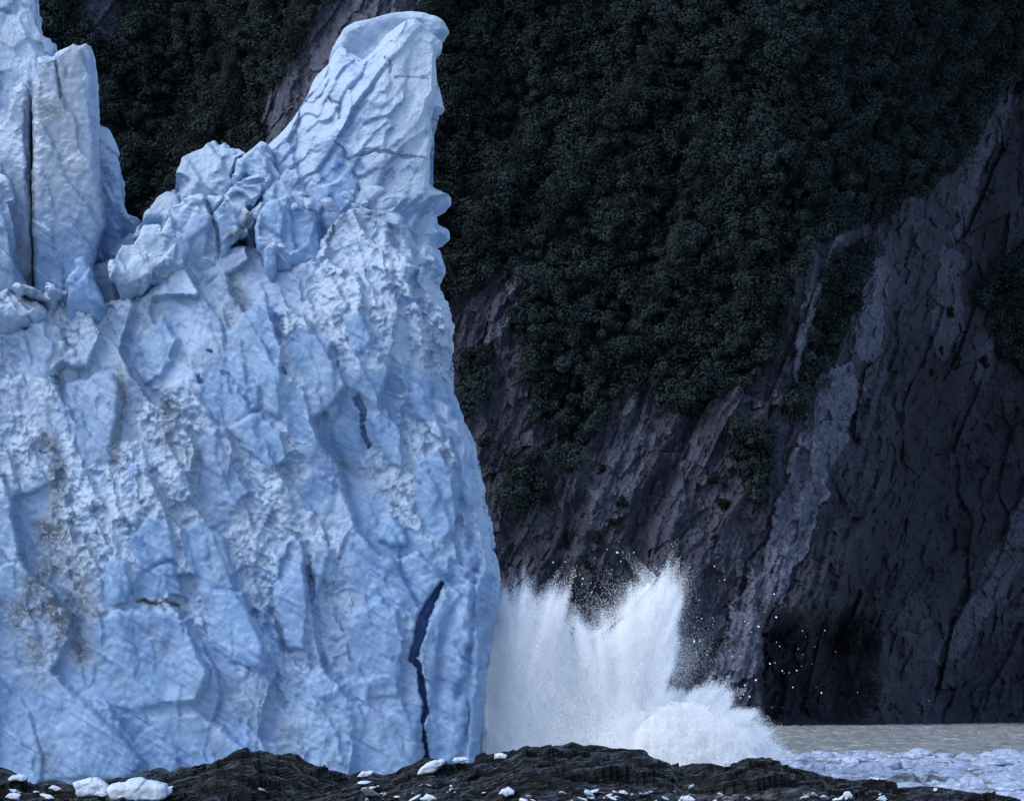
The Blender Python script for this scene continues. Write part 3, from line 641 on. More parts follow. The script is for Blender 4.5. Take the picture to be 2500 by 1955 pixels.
serac("serac", [(590, 640), (606, 520), (612, 506), (650, 455), (697, 400), (720, 408), (753, 440), (745, 470), (790, 540), (780, 640)], 405.0, 7, "bright wedge of ice at the foot of the spire ramp", 0.35, 0.25, .6, snow=.25)
serac("serac", [(617, 553), (640, 511), (683, 483), (706, 471), (722, 483), (753, 497), (772, 520), (792, 581), (778, 623), (762, 680), (700, 740), (659, 720)], 403.6, 9, "deep blue pointed block in the notch left of the ledge", 0.1, 0.28, .5, snow=-.25, fac=1.0)
serac("serac", [(400, 560), (422, 497), (464, 475), (511, 475), (562, 492), (614, 511), (630, 529), (623, 553), (585, 580), (560, 600), (545, 690), (450, 690), (400, 640)], 402.9, 9, "large rounded white block with a dirty overhanging right tip", 0.12, 0.12, .6, snow=.15, grey=.25, fac=1.1,
      lines=[([(500, 480), (530, 560), (533, 640)], 4, .8), ([(515, 520), (545, 490)], 3, .5)])
serac("serac", [(318, 590), (347, 543), (403, 553), (459, 581), (466, 604), (450, 650), (400, 700), (330, 690)], 402.3, 8, "folded white ice block below the large rounded block", 0.1, 0.15, .6, snow=.15, grey=.3)
serac("serac", [(265, 646), (290, 590), (328, 586), (361, 607), (424, 628), (412, 644), (366, 655), (356, 700), (323, 730), (290, 740), (270, 690)], 401.7, 8, "creased white ice block left of the folded one", 0.1, 0.2, .6, snow=.1, grey=.25)
serac("serac", [(155, 745), (159, 703), (169, 675), (192, 630), (211, 651), (234, 698), (248, 745), (230, 790), (160, 790)], 401.0, 6, "small pointed shard at the base of the grey tower", 0.12, 0.3, .3, snow=-.1)
serac("serac", [(30, 700), (56, 687), (95, 705), (131, 726), (126, 748), (90, 742), (40, 715)], 400.6, 5, "leaning flat slab lying under the cracked towers", 0.0, 0.1, .3, .5, grey=.4)
serac("serac", [(98, 702), (112, 684), (140, 698), (157, 714), (150, 738), (120, 728)], 400.3, 5, "short slab wedged beside the pointed shard", 0.0, 0.1, .3, .5, grey=.4)
serac("serac", [(-40, 720), (19, 703), (60, 722), (103, 750), (112, 772), (80, 800), (-40, 830)], 401.2, 6, "broken grey slab at the left edge under the towers", 0.1, 0.1, .5, .6, grey=.4)
serac("serac", [(632, 605), (655, 586), (672, 592), (680, 615), (676, 696), (655, 700), (638, 660)], 401.6, 5, "thin glassy turquoise block standing in the blue notch", 0.05, 0.1, .2, .5, snow=-.5)
serac("ice_tower", [(-160, -260), (40, -260), (70, -60), (77, 0), (82, 52), (101, 73), (119, 77), (129, 103), (134, 130), (150, 260), (150, 700), (-160, 700)], 412, 12, "tall pale blue tower rising out of frame at the left", 0.05, 0.1, .6, 1.0, snow=-.05, grey=.1, fac=1.2)
TOWLINES = [([(77, 200), (75, 320), (80, 420), (75, 560)], 3, .3)]
def gB(px, py): return 0.85 * sstep(640, 380, py) * (1 - 0.65 * sstep(180, 225, px) * sstep(520, 300, py)) + 0.15
serac("ice_tower", [(77, 720), (73, 562), (77, 328), (75, 205), (83, 187), (89, 136), (108, 131), (129, 136), (134, 123), (159, 110), (176, 101), (187, 105), (206, 99), (218, 108), (227, 141),
                    (233, 211), (235, 305), (239, 412), (253, 534), (236, 580), (222, 640), (215, 740)], 403.0, 10, "broad grey flat-faced ice tower with dirty vertical crack", 0.02, 0.05, .25, .6, -.35, greyf=gB, fac=.05,
      lines=[([(135, 150), (143, 200), (148, 240)], 2.5, .4)])
serac("ice_tower", [(-160, 720), (-160, 320), (0, 297), (9, 286), (19, 234), (26, 206), (35, 206), (49, 190), (61, 201), (71, 230), (69, 328), (74, 553), (74, 720)], 403.5, 9, "narrow grey ice tower split off beside the broad one", 0.04, 0.05, .3, .6, -.3, grey=.75, fac=.06)
serac("ice_tower", [(-160, 800), (-160, 440), (0, 425), (14, 436), (21, 497), (35, 557), (30, 620), (60, 690), (40, 760)], 401.0, 8, "lowest nearest tower fragment at the left edge", 0.05, 0.15, .4, .6, -.1, grey=.35)
serac("ice_tower", [(200, 640), (220, 310), (234, 305), (253, 312), (269, 351), (283, 389), (293, 445), (300, 504), (314, 518), (340, 531), (360, 640)], 408, 8, "bluish ice tower half hidden behind the broad grey one", 0.1, 0.1, .4, .8, -.2, fac=.5)

# ------------------------------------------------------------------ foreground shore rock
CREST = [(-300, 1850), (-60, 1862), (0, 1871), (41, 1888), (66, 1901), (91, 1909), (132, 1906), (170, 1911), (247, 1903), (272, 1901), (327, 1893), (357, 1880), (398, 1875), (426, 1887), (456, 1873),
         (522, 1869), (544, 1869), (610, 1847), (665, 1840), (733, 1846), (761, 1865), (830, 1876), (857, 1886), (940, 1887), (994, 1866), (1033, 1847), (1069, 1848), (1091, 1860), (1204, 1854),
         (1237, 1846), (1287, 1830), (1361, 1823), (1391, 1816), (1427, 1823), (1449, 1821), (1485, 1823), (1506, 1832), (1553, 1830), (1581, 1843), (1622, 1856), (1634, 1874), (1663, 1867),
         (1762, 1868), (1795, 1861), (1854, 1859), (1905, 1865), (1964, 1881), (2030, 1892), (2066, 1901), (2158, 1908), (2176, 1919), (2264, 1919), (2359, 1930), (2450, 1941), (2500, 1963), (2800, 2060)]
YC = 130.0
def rg(n): return 1 - 2 * np.sqrt(n * n + .03)
def rock_z(x, y):
    px = 1250 + x / YC * F
    ax, ay = [c[0] for c in CREST], [c[1] for c in CREST]
    zc = CAMH - (np.interp(px, ax, ay) - HORIZON) / F * YC
    zc = zc + (.13 * fbm(x / 1.1, x * 0, x * 0 + 3, 5, 870, .65) + .06 * rg(vn(x / .7, x * 0, x * 0, 874))) * sstep(2400, 2200, px)
    zs = CAMH - (np.interp(px - 25 * sstep(-2, 8, YC - y), ax, ay) * .5 + np.interp(px + 30, ax, ay) * .5 - HORIZON) / F * YC
    pl = 5.60 - 0.9 * sstep(1700, 2500, px) + 0.12 * fbm(x / 5, y / 7, x * 0, 3, 800)
    t = (YC - y)                                   # metres in front of the crest
    L = np.interp(px, [-100, 300, 480, 620, 760, 860, 960, 1100, 1300, 1600, 1650, 1900, 2300], [9, 6, 14, 24, 20, 6, 7, 10, 20, 16, 8, 10, 8])
    f = np.clip(t / L, 0, 1); front = zc * (1 - f ** 1.2) + pl * f ** 1.2
    front = np.where(t < 0.8, zc, front)
    back = zc - 0.10 * np.clip(-t, 0, 99) ** 1.55
    z = np.where(t > 0, front, back)
    amp = sstep(0.0, 3.0, np.abs(t)) * 0.85 + 0.15
    # layered, wind-and-ice worn rock: long lenses dipping to the left
    u = x * 0.95 + y * 0.28 + 1.2 * fbm(x / 6, x * 0, y / 6, 2, 805); q = y * 0.95 - x * 0.34 + 1.6 * fbm(x / 5, x * 0, y / 5, 2, 806)
    lens = .6 * vn(u / 3.4, q / 1.5, x * 0, 810) + .4 * rg(vn(u / 2.2, q / .95, x * 0, 812))
    small = rg(vn(u / 1.1, q / .5, x * 0, 820)) + .4 * vn(u / .5, q / .35, x * 0, 822)
    z = z + amp * (0.20 * lens + 0.05 * sstep(.3, 2.5, YC - y) * small)
    # angular broken plates: every cell is a tilted slab with a step at its edge
    for su, sq, am, tl, kk in ((2.3, 1.25, .40, .20, 880), (.85, .55, .20, .20, 884), (.34, .26, .08, .2, 888)):
        wu = u + su * .35 * fbm(x / su, x * 0, y / su, 3, kk + 20); wq = q + sq * .35 * fbm(x / su, x * 0 + 4, y / su, 3, kk + 24)
        f1, f2, r0, r1, r2, du, dv = worley(wu / su, wq / sq, kk)
        z = z + (.25 + .75 * amp) * (am * (r0 - .5) + tl * su * (r1 - .25) * du - tl * sq * (r2 - .2) * dv) * (.35 + .65 * sstep(.2, 2.5, np.abs(YC - y)))
    z = z + 0.02 * fbm(x / .3, x * 0, y / .3, 3, 830)
    return z
def build_rock():
    xs = np.arange(-22, 24, 0.055); ys = np.concatenate([np.arange(96, YC - 1, 0.12), np.arange(YC - 1, YC + 1, 0.06), np.arange(YC + 1, 150, 0.35)])
    X, Yg = np.meshgrid(xs, ys); Z = rock_z(X, Yg)
    v = np.stack([X, Yg, Z], -1).reshape(-1, 3); nx, ny = len(xs), len(ys)
    i = np.arange(nx * (ny - 1)).reshape(ny - 1, nx)[:, :-1].ravel()
    me = mesh_np("shore_rock", v, np.stack([i, i + 1, i + nx + 1, i + nx], 1), 4, False)
    px = 1250 + X / Yg * F
    pale = sstep(3, 12, YC - Yg) * sstep(6.05, 5.65, Z) * sstep(-.3, .3, fbm(X / 3, Yg / 5, X * 0, 3, 850))
    attr(me, "pale", pale.ravel() * 1.0)
    tag(link("shore_rock", me, M_ROCK), kind="structure")
    print("rock verts", len(v))
build_rock()
def rock_hit(px, py):
    ys = np.arange(98, YC + 3, 0.05); p = P(np.full(ys.shape, float(px)), np.full(ys.shape, float(py)), ys)
    h = rock_z(p[:, 0], p[:, 1]); i = np.flatnonzero(p[:, 2] <= h)
    if len(i): j = i[0]
    else: j = int(np.argmin(p[:, 2] - h))
    return Vector((p[j, 0], p[j, 1], h[j]))

# ------------------------------------------------------------------ ice blocks lying on the rock
def outline_chunk(poly, label, cat="ice block", group="ice blocks stranded on the rock", mat=None, name="ice_block", hit=None, thick=0.8, flip=1.0):
    xs = [p[0] for p in poly]; ys = [p[1] for p in poly]; cx = (min(xs) + max(xs)) / 2; by = max(ys)
    base = hit if hit is not None else rock_hit(cx, by - 2)
    Y = base.y; wm = (max(xs) - min(xs)) / F * Y; hm = (max(ys) - min(ys)) / F * Y
    dp = thick * wm; vox = max(wm, hm) / 42
    me = solid(name, poly, Y, dp, min(wm, hm) * 0.13, vox, 3)
    v = co(me); n = nrm(me); s = max(wm, hm); x, y, z = v.T; k = int(cx)
    f1, f2, r0, r1, r2, du, dv = worley(x / (s * .3), (z + y * .6) / (s * .28), k)
    v += n * (s * 0.05 * (r0 - .5) + s * .10 * (r1 - .5) * du + s * 0.035 * fbm(x / s * 6, y / s * 6, z / s * 6, 4, k))[:, None]
    top = sstep(z.min() + hm * .5, z.max(), z); v[:, 1] += top * (v[:, 1] * 0 + 0.15 * dp)
    o3 = Vector((P(np.array([cx]), np.array([by]), Y)[0]))
    v -= np.array(o3); setco(me, v)
    o = link(name, me, mat or M_CHUNK); o.location = Vector((o3.x, Y - dp * .2, base.z - 0.04 * s))
    return tag(o, label, cat, group)
outline_chunk([(176, 1909), (200, 1901), (225, 1897), (239, 1898), (266, 1917), (265, 1939), (228, 1944), (190, 1943)], "angular flat-topped white ice block left of the biggest stranded block")
outline_chunk([(268, 1926), (291, 1909), (310, 1908), (310, 1900), (337, 1899), (365, 1901), (407, 1915), (411, 1926), (412, 1950), (380, 1957), (324, 1957), (272, 1952)], "biggest rounded white ice block stranded on the dark rock")
outline_chunk([(404, 1932), (422, 1928), (420, 1944), (411, 1952), (402, 1946)], "small ice lump touching the right end of the biggest block")
outline_chunk([(18, 1904), (34, 1894), (52, 1892), (66, 1897), (65, 1908), (54, 1911), (40, 1906), (24, 1910)], "flat white ice piece on rock at the far left")
outline_chunk([(1019, 1892), (1027, 1876), (1044, 1862), (1082, 1852), (1087, 1862), (1060, 1887)], "tilted white ice wedge leaning on the brown boulder")
outline_chunk([(870, 1897), (882, 1883), (913, 1881), (910, 1889), (896, 1896)], "low white ice piece in the dip of the rock")
outline_chunk([(1104, 1863), (1111, 1856), (1136, 1853), (1145, 1861), (1128, 1864), (1114, 1870)], "jagged small ice piece right of the tilted wedge")
outline_chunk([(1206, 1855), (1209, 1841), (1224, 1838), (1238, 1845), (1236, 1853)], "rounded pale ice lump beside the glacier foot on the rock")
outline_chunk([(1218, 1944), (1226, 1932), (1242, 1927), (1257, 1938), (1254, 1946), (1236, 1950)], "white ice lump below the largest dark rock mound")
outline_chunk([(1764, 1880), (1766, 1867), (1776, 1864), (1785, 1868), (1785, 1879)], "square little ice block on the rock under the spray")
outline_chunk([(2029, 1903), (2030, 1895), (2037, 1893), (2041, 1898), (2039, 1904)], "tiny round ice piece on the sloping rock at right")
outline_chunk([(2056, 1946), (2062, 1934), (2074, 1932), (2083, 1943), (2078, 1951)], "pale lavender ice lump near the bottom right rock")
outline_chunk([(2140, 1954), (2148, 1946), (2160, 1944), (2166, 1952), (2160, 1958)], "round ice piece at the bottom edge right of the lavender lump")
outline_chunk([(1655, 1956), (1664, 1944), (1684, 1943), (1698, 1952), (1690, 1960)], "white ice chunk at the bottom edge below the dark mound")
outline_chunk([(1025, 1952), (1040, 1938), (1056, 1942), (1066, 1950), (1050, 1957)], "white ice chunk at the bottom edge below the tilted wedge")
outline_chunk([(118, 1936), (126, 1929), (140, 1931), (150, 1938), (138, 1943)], "small white ice piece left of the angular block")
outline_chunk([(12, 1946), (22, 1937), (38, 1935), (52, 1940), (44, 1950), (24, 1951)], "low white ice piece near the bottom left corner")
outline_chunk([(230, 1954), (236, 1946), (252, 1947), (262, 1954), (250, 1960)], "small ice piece in front of the angular block")

def bit_mesh(seed):
    rng = np.random.default_rng(seed); bm = bmesh.new()
    for _ in range(16):
        d = rng.normal(size=3); d /= np.linalg.norm(d); d *= np.array([1, .8, .6]) * rng.uniform(.7, 1.1); bm.verts.new(d)
    bmesh.ops.convex_hull(bm, input=bm.verts)
    bmesh.ops.delete(bm, geom=[v for v in bm.verts if not v.link_faces], context='VERTS')
    bmesh.ops.bevel(bm, geom=list(bm.edges), offset=0.09, segments=1, affect='EDGES', profile=.5)
    bmesh.ops.triangulate(bm, faces=bm.faces)
    bmesh.ops.recalc_face_normals(bm, faces=bm.faces)
    me = bpy.data.meshes.new("ice_bit"); bm.to_mesh(me); bm.free(); return me
BITS = [bit_mesh(s) for s in range(8)]
for b in BITS: b.materials.append(M_CHUNK)
def scatter_bits():
    rng = np.random.default_rng(21); n = 0
    while n < 100:
        a = rng.random()
        if a < .25: px, py = rng.uniform(0, 190), rng.uniform(1922, 1955)
        elif a < .45: px, py = rng.uniform(880, 1120), rng.uniform(1905, 1956)
        elif a < .85: px, py = rng.uniform(1250, 2150), rng.uniform(1938, 1960)
        else: px, py = rng.uniform(200, 2300), rng.uniform(1925, 1958)
        if vn(np.array([px / 38.]), np.array([py / 9.]), np.array([0.5]), 860)[0] < .05: continue
        p = rock_hit(px, py)
        if p.y > YC - 1.5: continue
        o = bpy.data.objects.new("ice_bit", BITS[n % 8]); COL.objects.link(o)
        s = float(np.exp(rng.normal(math.log(.05), .6))); s = min(s, .2)
        o.location = p + Vector((0, 0, s * .3)); o.scale = (s * rng.uniform(1.2, 2.4), s * 1.3, s * rng.uniform(.5, .9)); o.rotation_euler = (rng.uniform(-.5, .5), rng.uniform(-.5, .5), rng.uniform(0, 6.3))
        tag(o, "small white ice bit lying loose among the dark foreground rocks", "ice bit", "small ice bits strewn over the rock"); n += 1
scatter_bits()

# loose blocks on the ledge under the spire
LEDGE = [(752, 498, 2.0, "squarish ice boulder at the left end of the ledge under the spire"), (848, 478, 1.5, "pale ice boulder left of the largest round one on the ledge"), (913, 470, 2.6, "largest round ice boulder on the ledge at the spire foot"),
         (890, 498, 1.2, "small ice boulder tucked under the largest round one"), (868, 503, .9, "tiny ice lump on the ledge between boulders"), (952, 497, 1.9, "flat ice boulder at the right end of the ledge"), (960, 535, 2.4, "big ice boulder slipping off the right ledge"),
         (805, 500, 2.0, "wide low ice boulder in the middle of the ledge"), (720, 505, 1.3, "small ice boulder above the deep blue notch")]
for px, py, r, lab in LEDGE:
    p = P(np.array([px]), np.array([py]), 404.5)[0]
    me = BITS[int(px) % 8].copy(); v = co(me)
    o = link("ice_boulder", me, M_ICE); bmx = bmesh.new(); bmx.from_mesh(me); bmesh.ops.subdivide_edges(bmx, edges=bmx.edges, cuts=3, use_grid_fill=True); bmx.to_mesh(me); bmx.free()
    v = co(me); n = v / np.linalg.norm(v, axis=1)[:, None]
    v = v * .97 + n * .02; v = v * (1 + .30 * fbm(v[:, 0] * 1.7 + px, v[:, 1] * 1.7, v[:, 2] * 1.7, 4, 5, .6))[:, None]
    setco(me, v); me.polygons.foreach_set("use_smooth", np.ones(len(me.polygons), bool)); attr(me, "snow", np.full(len(v), .55))
    o.location = p; o.scale = (r * .62, r * .6, r * .55); o.rotation_euler = (0.2, 0.3, px)
    tag(o, lab, "ice boulder", "loose ice boulders on the ledge below the spire")

# ------------------------------------------------------------------ brash ice on the water
def on_water(px, py):
    Y = CAMH * F / (py - HORIZON); return Vector(((px - 1250) / F * Y, Y, 0))
FLOES = [([(1962, 1890), (1972, 1868), (1990, 1860), (2012, 1862), (2017, 1888)], M_FLOE, "pale blue block floating just beyond the rock tip"),
         ([(2045, 1886), (2055, 1872), (2090, 1870), (2120, 1876), (2170, 1874), (2184, 1886)], M_FLOE, "long low blue floe in the middle of the drifting ice"),
         ([(2158, 1918), (2165, 1900), (2190, 1890), (2215, 1888), (2232, 1884), (2250, 1905), (2262, 1920)], M_DARKICE, "dark glassy ice chunk grounded beside the rock"),
         ([(2246, 1910), (2256, 1892), (2266, 1887), (2286, 1893), (2310, 1900), (2318, 1914)], M_DARKICE, "grey glassy chunk right behind the darkest one"),
         ([(2318, 1922), (2345, 1905), (2378, 1894), (2396, 1898), (2408, 1924)], M_FLOE, "grey blue floe right of the dark glassy chunks"),
         ([(2268, 1916), (2280, 1906), (2296, 1908), (2304, 1916)], M_CHUNK, "small white floe between the dark chunk and the grey blue floe"),
         ([(2335, 1850), (2352, 1836), (2370, 1842), (2384, 1852)], M_FLOE, "blue humped floe at the far side of the drifting ice"),
         ([(2405, 1846), (2430, 1830), (2462, 1826), (2500, 1834), (2520, 1848)], M_FLOE, "wide blue floe at the far right edge"),
         ([(1870, 1840), (1885, 1828), (1920, 1828), (1945, 1840)], M_FLOE, "low floe nearest to the spray at the far side"),
         ([(2118, 1906), (2130, 1896), (2155, 1900), (2170, 1910)], M_CHUNK, "white floe touching the rock left of the dark chunk"),
         ([(2425, 1900), (2440, 1888), (2470, 1890), (2490, 1904)], M_FLOE, "medium floe near the right edge among small brash"),
         ([(2090, 1852), (2105, 1844), (2140, 1846), (2155, 1853)], M_FLOE, "small flat floe beyond the long low blue floe")]
for poly, mt, lab in FLOES:
    xs = [p[0] for p in poly]; by = max(p[1] for p in poly)
    outline_chunk(poly + [((max(xs) * .6 + min(xs) * .4), by + 4), (min(xs) * .8 + max(xs) * .2, by + 4)], lab, "ice floe", "larger floes in the drifting ice", mt, "ice_floe", on_water((min(xs) + max(xs)) / 2, by), 0.7)
def build_brash():
    rng = np.random.default_rng(31); N = 16000
    Y = rng.uniform(300, 590, N); X = rng.uniform(9, 95, N)
    px = 1250 + X / Y * F; edge = 1838 + 6 * np.sin(px / 37) + 6 * np.sin(px / 91 + 1)
    py = HORIZON + CAMH / Y * F
    ok = (py > edge) & (rng.random(N) < sstep(-14, 20, py - edge) + .15) & (px > 1560)
    X, Y = X[ok], Y[ok]; n = len(X); V = []; Fc = []; off = 0
    protos = []
    for b in BITS:
        f = np.array([p.vertices[:] for p in b.polygons]); protos.append((co(b), f))
    s = np.exp(rng.normal(math.log(.31), .65, n)).clip(.10, 1.9); r = rng.uniform(0, 6.28, n); pk = rng.integers(0, 8, n)
    for k in range(8):
        m = np.flatnonzero(pk == k); v, f = protos[k]
        c, sn = np.cos(r[m])[:, None], np.sin(r[m])[:, None]
        vx = (v[None, :, 0] * c - v[None, :, 1] * sn) * (s[m] * 1.6)[:, None] + X[m][:, None]; vy = (v[None, :, 0] * sn + v[None, :, 1] * c) * (s[m] * 1.6)[:, None] + Y[m][:, None]
        vz = v[None, :, 2] * (s[m] * .75)[:, None] + (s[m] * rng.uniform(-.1, .3, len(m)))[:, None]
        V.append(np.stack([vx, vy, vz], -1).reshape(-1, 3)); Fc.append((f[None] + (np.arange(len(m)) * len(v))[:, None, None] + off).reshape(-1, 3)); off += len(m) * len(v)
    me = mesh_np("brash_ice", np.concatenate(V), np.concatenate(Fc), 3, False)
    tag(link("brash_ice", me, M_FLOE), "pale blue brash ice covering the water at the right", "brash ice", None, "stuff"); print("brash", n)
build_brash()

# ------------------------------------------------------------------ the splash
TOPS = [(1170, 1530), (1195, 1520), (1215, 1480), (1232, 1462), (1248, 1485), (1265, 1470), (1285, 1428), (1294, 1470), (1310, 1480), (1345, 1455), (1362, 1470), (1382, 1452), (1376, 1500), (1395, 1530), (1415, 1530), (1428, 1556),
        (1445, 1552), (1475, 1540), (1510, 1530), (1530, 1492), (1556, 1450), (1580, 1446), (1604, 1424), (1622, 1410), (1634, 1424), (1640, 1442), (1652, 1438), (1658, 1475), (1642, 1510), (1650, 1560), (1638, 1630), (1612, 1690),
        (1640, 1700), (1690, 1690), (1730, 1680), (1770, 1682), (1785, 1705), (1772, 1735), (1800, 1742), (1840, 1735), (1836, 1760), (1875, 1778), (1880, 1800), (1910, 1830), (1900, 1870), (1850, 1910), (1170, 1910)]
BALL = [(1545, 1790), (1590, 1750), (1640, 1715), (1700, 1712), (1740, 1740), (1790, 1760), (1830, 1790), (1850, 1850), (1800, 1910), (1560, 1910)]
def build_splash():
    rng = np.random.default_rng(41)
    root = bpy.data.objects.new("water_splash", None); COL.objects.link(root); root.location = (8, 408, 0)
    tag(root, "white burst of water and spray thrown up beside the ice wall", "splash")
    inv = Matrix.Translation((-8, -408, 0))
    def part(name, me):
        o = link(name, me, M_SPRAY, root); o.matrix_parent_inverse = inv; return o
    V = []; 
    def add(p, size): V.append((p, np.broadcast_to(size, (len(p),))))
    # 1. dense body: points in the outline, lens-shaped in depth
    n = 560000
    px = rng.uniform(1165, 1915, n); py = rng.uniform(1365, 1910, n)
    wob = 16
    qx = px + wob * fbm(px / 22, py / 22, px * 0, 4, 900, .6); qy = py + wob * fbm(px / 22, py / 22, px * 0, 4, 905, .6)
    m = inpoly(qx, qy, TOPS); px, py = px[m], py[m]
    dE = polydist(px, py, TOPS + TOPS[:1]); th = 1.2 + 5.0 * sstep(0, 120, dE)
    keep = rng.random(len(px)) < np.where(py < 1520, .22, .4) + 0.55 * sstep(0, 34, dE); px, py, th = px[keep], py[keep], th[keep]
    lump = 2.2 * fbm(px / 90, py / 130, px * 0, 4, 910) + 1.0 * fbm(px / 30, py / 40, px * 0, 3, 915)
    Y = 409 + lump + th * rng.uniform(-1, 1, len(px)) * .6
    add(P(px, py, Y), rng.uniform(.02, .065, len(px)))
    # nearer tumbling ball of foam on the right
    k = 110000; px = rng.uniform(1540, 1860, k); py = rng.uniform(1705, 1910, k)
    m = inpoly(px + 14 * fbm(px / 18, py / 18, px * 0, 4, 920, .6), py + 14 * fbm(px / 18, py / 18, px * 0, 4, 925, .6), BALL); px, py = px[m], py[m]
    bulge = 1.5 * np.sqrt(np.clip(1 - ((px - 1680) / 190) ** 2 - ((py - 1850) / 160) ** 2, 0, 1)) + 1.3 * fbm(px / 26, py / 26, px * 0, 4, 930, .6, True)
    add(P(px, py, 407.0 - bulge + rng.uniform(-1.1, 1.1, len(px))), rng.uniform(.02, .055, len(px)))
    # 2. jets: ballistic streaks bursting through the outline
    tips = TOPS[1:-2]
    for j in range(600):
        i = rng.integers(0, len(tips) - 1); t = rng.random()
        tx = tips[i][0] * (1 - t) + tips[i + 1][0] * t; ty = tips[i][1] * (1 - t) + tips[i + 1][1] * t
        if tx < 1395: ox, oy = 1240 + rng.normal() * 30, 1900
        elif tx < 1660 and ty < 1700: ox, oy = 1500 + rng.normal() * 20, 1860
        else: ox, oy = 1560 + rng.normal() * 25, 1880
        ext = 1 + abs(rng.normal()) * (.075 if ty < 1700 else .05)
        m = int(rng.uniform(500, 1700)); s = rng.beta(5, 1.6, m)
        ax = ox + (tx - ox) * ext * s; ay = oy + (ty - oy) * ext * s + 40 * (s * s - s) * 0.5
        wd = rng.choice([9., 14., 22.]) * (1.05 - s) ** .6 + 1.5
        L = math.hypot(tx - ox, ty - oy); nx, ny = (ty - oy) / L, -(tx - ox) / L
        g = rng.normal(size=m) * wd; ax += nx * g; ay += ny * g
        ok = ax > 1150
        add(P(ax[ok], ay[ok], (409 + rng.normal() * 2.0 + rng.normal(size=m) * .5)[ok]), rng.uniform(.014, .042, ok.sum()))
    # 3. fine mist hanging to the right of the main jet
    m = 26000; s = rng.random(m); mx = 1628 + np.abs(rng.normal(size=m)) * (22 + 26 * s) - 6 + 22 * np.sin(s * 9 + 1); my = 1430 + s * 270 + rng.normal(size=m) * 26 - (mx - 1628) * .5
    add(P(mx, my, 409 + rng.normal(size=m) * 2), rng.uniform(.012, .03, m))
    m = 16000; s = rng.random(m); e_ = rng.exponential(17, m) * (1 + .8 * vn(s * 14, s * 0, s * 0, 980)); mx = 1440 + 165 * s - e_ * .75; my = 1560 - 150 * s ** 1.3 - e_ * .75
    add(P(mx, my, 409 + rng.normal(size=m) * 2), rng.uniform(.015, .04, m))
    p = np.concatenate([a for a, b in V]); s = np.concatenate([b for a, b in V])
    ok = p[:, 2] > -.2; p, s = p[ok], s[ok]; n = len(p)
    # drops lie as a soft surface would: facing outwards and up, loosely
    out = np.stack([(p[:, 0] - 10) * .06, -np.ones(n) * .9, .55 + .03 * (p[:, 2] - 6)], -1) + rng.normal(size=(n, 3)) * .55; out /= np.linalg.norm(out, axis=1)[:, None]
    a = np.cross(out, rng.normal(size=(n, 3))); a /= np.linalg.norm(a, axis=1)[:, None]; b = np.cross(out, a)
    q = np.stack([p + a * s[:, None], p + (-.5 * a + .87 * b) * s[:, None], p + (-.5 * a - .87 * b) * s[:, None]], 1).reshape(-1, 3)
    me = mesh_np("spray", q, np.arange(3 * n).reshape(-1, 3), 3, False)
    o = part("spray", me); o["kind"] = "stuff"; print("spray", n)
    # opaque heart so that the cliff never shows through
    core = solid("plume_core", [(1150, 1560), (1190, 1530), (1232, 1490), (1262, 1500), (1290, 1460), (1310, 1500), (1345, 1482), (1368, 1490), (1400, 1560), (1440, 1580), (1500, 1555), (1535, 1510), (1568, 1488), (1598, 1454), (1618, 1436), (1630, 1462), (1632, 1520), (1628, 1600), (1600, 1660), (1585, 1715), (1690, 1705), (1755, 1705), (1775, 1750), (1830, 1770), (1870, 1830), (1850, 2010), (1150, 2010)], 407.5, 6, 1.5, 0.16, 14)
    v = co(core); nn = nrm(core); x, y, z = v.T
    ppx, ppy = unP(x, y, z)
    v[:, 1] += 2.4 * np.exp(-((ppx - 1425 - .1 * (1700 - ppy)) / 55.) ** 2) * sstep(1560, 1660, ppy) - 1.2 * np.exp(-((ppx - 1540) / 70.) ** 2) + .05 * (z - 4)
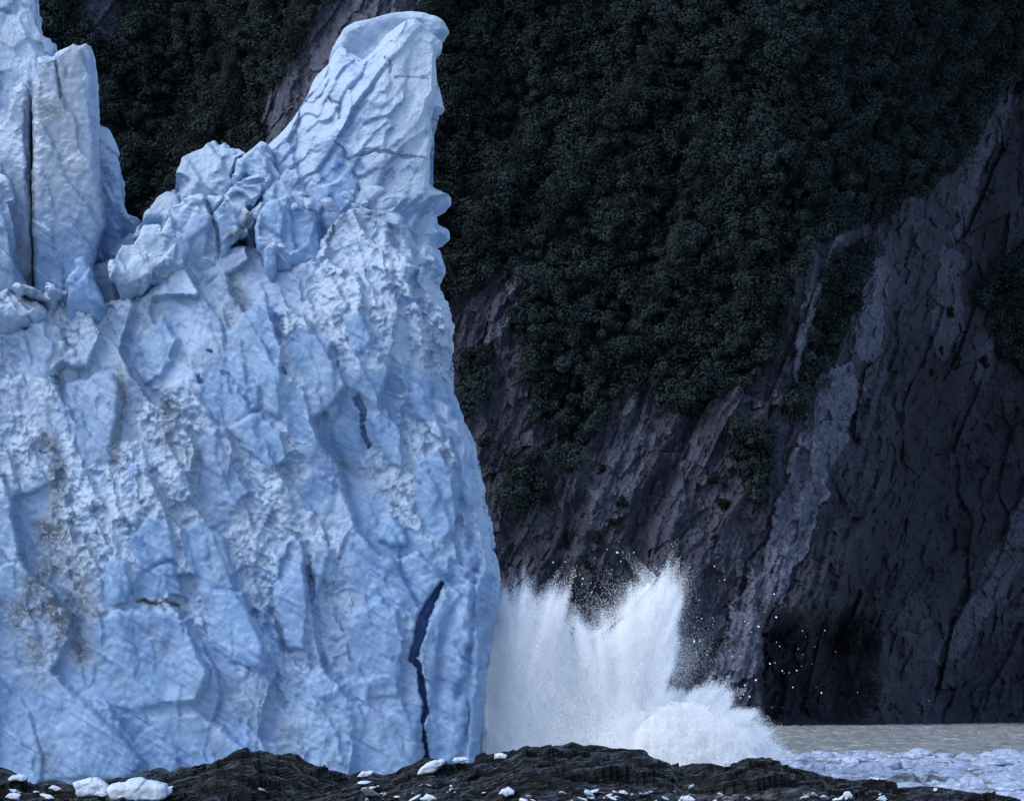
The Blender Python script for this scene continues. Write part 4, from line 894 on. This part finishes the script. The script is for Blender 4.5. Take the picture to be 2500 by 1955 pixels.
    v += nn * (1.3 * fbm(x / 4, y / 4, z / 7, 4, 940) - .55 * fbm(x / 1.6, y / 1.6, z / 2.6, 4, 945, .55, True))[:, None]; setco(core, v); smooth_np(core, 2)
    bl = solid("foam_ball", BALL[:-2] + [(1850, 1990), (1560, 1990)], 407.4, 4, 1.5, .14, 14); q = co(bl); nb = nrm(bl); x, y, z = q.T
    q += nb * (.8 * fbm(x / 3, y / 3, z / 3, 3, 960) - .6 * fbm(x / 1.3, y / 1.3, z / 1.3, 4, 965, .6, True))[:, None]; setco(bl, q); part("foam_ball", bl)
    part("plume_core", core)
    # flying flecks one can count
    fl = [(1350, 1372), (1380, 1371), (1396, 1393), (1406, 1406), (1416, 1402), (1423, 1412), (1443, 1446), (1516, 1370), (1549, 1397), (1560, 1400), (1507, 1348), (1548, 1348), (1227, 1348), (1650, 1538), (1695, 1565), (1708, 1565), (1726, 1598), (1852, 1529), (1845, 1659), (1819, 1672),
          (1815, 1695), (1808, 1703), (1742, 1641), (1788, 1602), (1769, 1415), (1744, 1382), (1627, 1624), (1660, 1653), (1895, 1506), (1890, 1450), (1787, 1687), (1830, 1700), (1910, 1637), (1945, 1636), (2005, 1691), (1880, 1620), (2040, 1590), (1960, 1597), (1896, 1567), (2268, 1709)]
    for _ in range(110):
        fl.append((rng.normal(1740, 75), rng.normal(1560, 75)) if rng.random() < .6 else ((rng.normal(1430, 55), rng.normal(1430, 40)) if rng.random() < .6 else (rng.normal(1920, 70), rng.normal(1620, 60))))
    for i, (a, b) in enumerate(fl):
        b = min(b, 1745)
        o = bpy.data.objects.new("spray_fleck", FLK[i % 4]); COL.objects.link(o)
        o.location = P(np.array([a]), np.array([b]), 408 + rng.normal() * 3)[0]
        r = rng.uniform(.08, .17) if i < 36 else rng.uniform(.035, .08)
        o.scale = (r * rng.uniform(.5, 1.3), r, r * rng.uniform(.6, 1.7)); o.rotation_euler = tuple(rng.uniform(0, 6, 3))
        tag(o, "white fleck flung into the air above the splash in front of the dark cliff", "fleck", "flecks flying off the splash")
FLK = [b.copy() for b in BITS[:4]]
for b in FLK: b.name = "spray_fleck"; b.materials.clear(); b.materials.append(M_SPRAY)
build_splash()
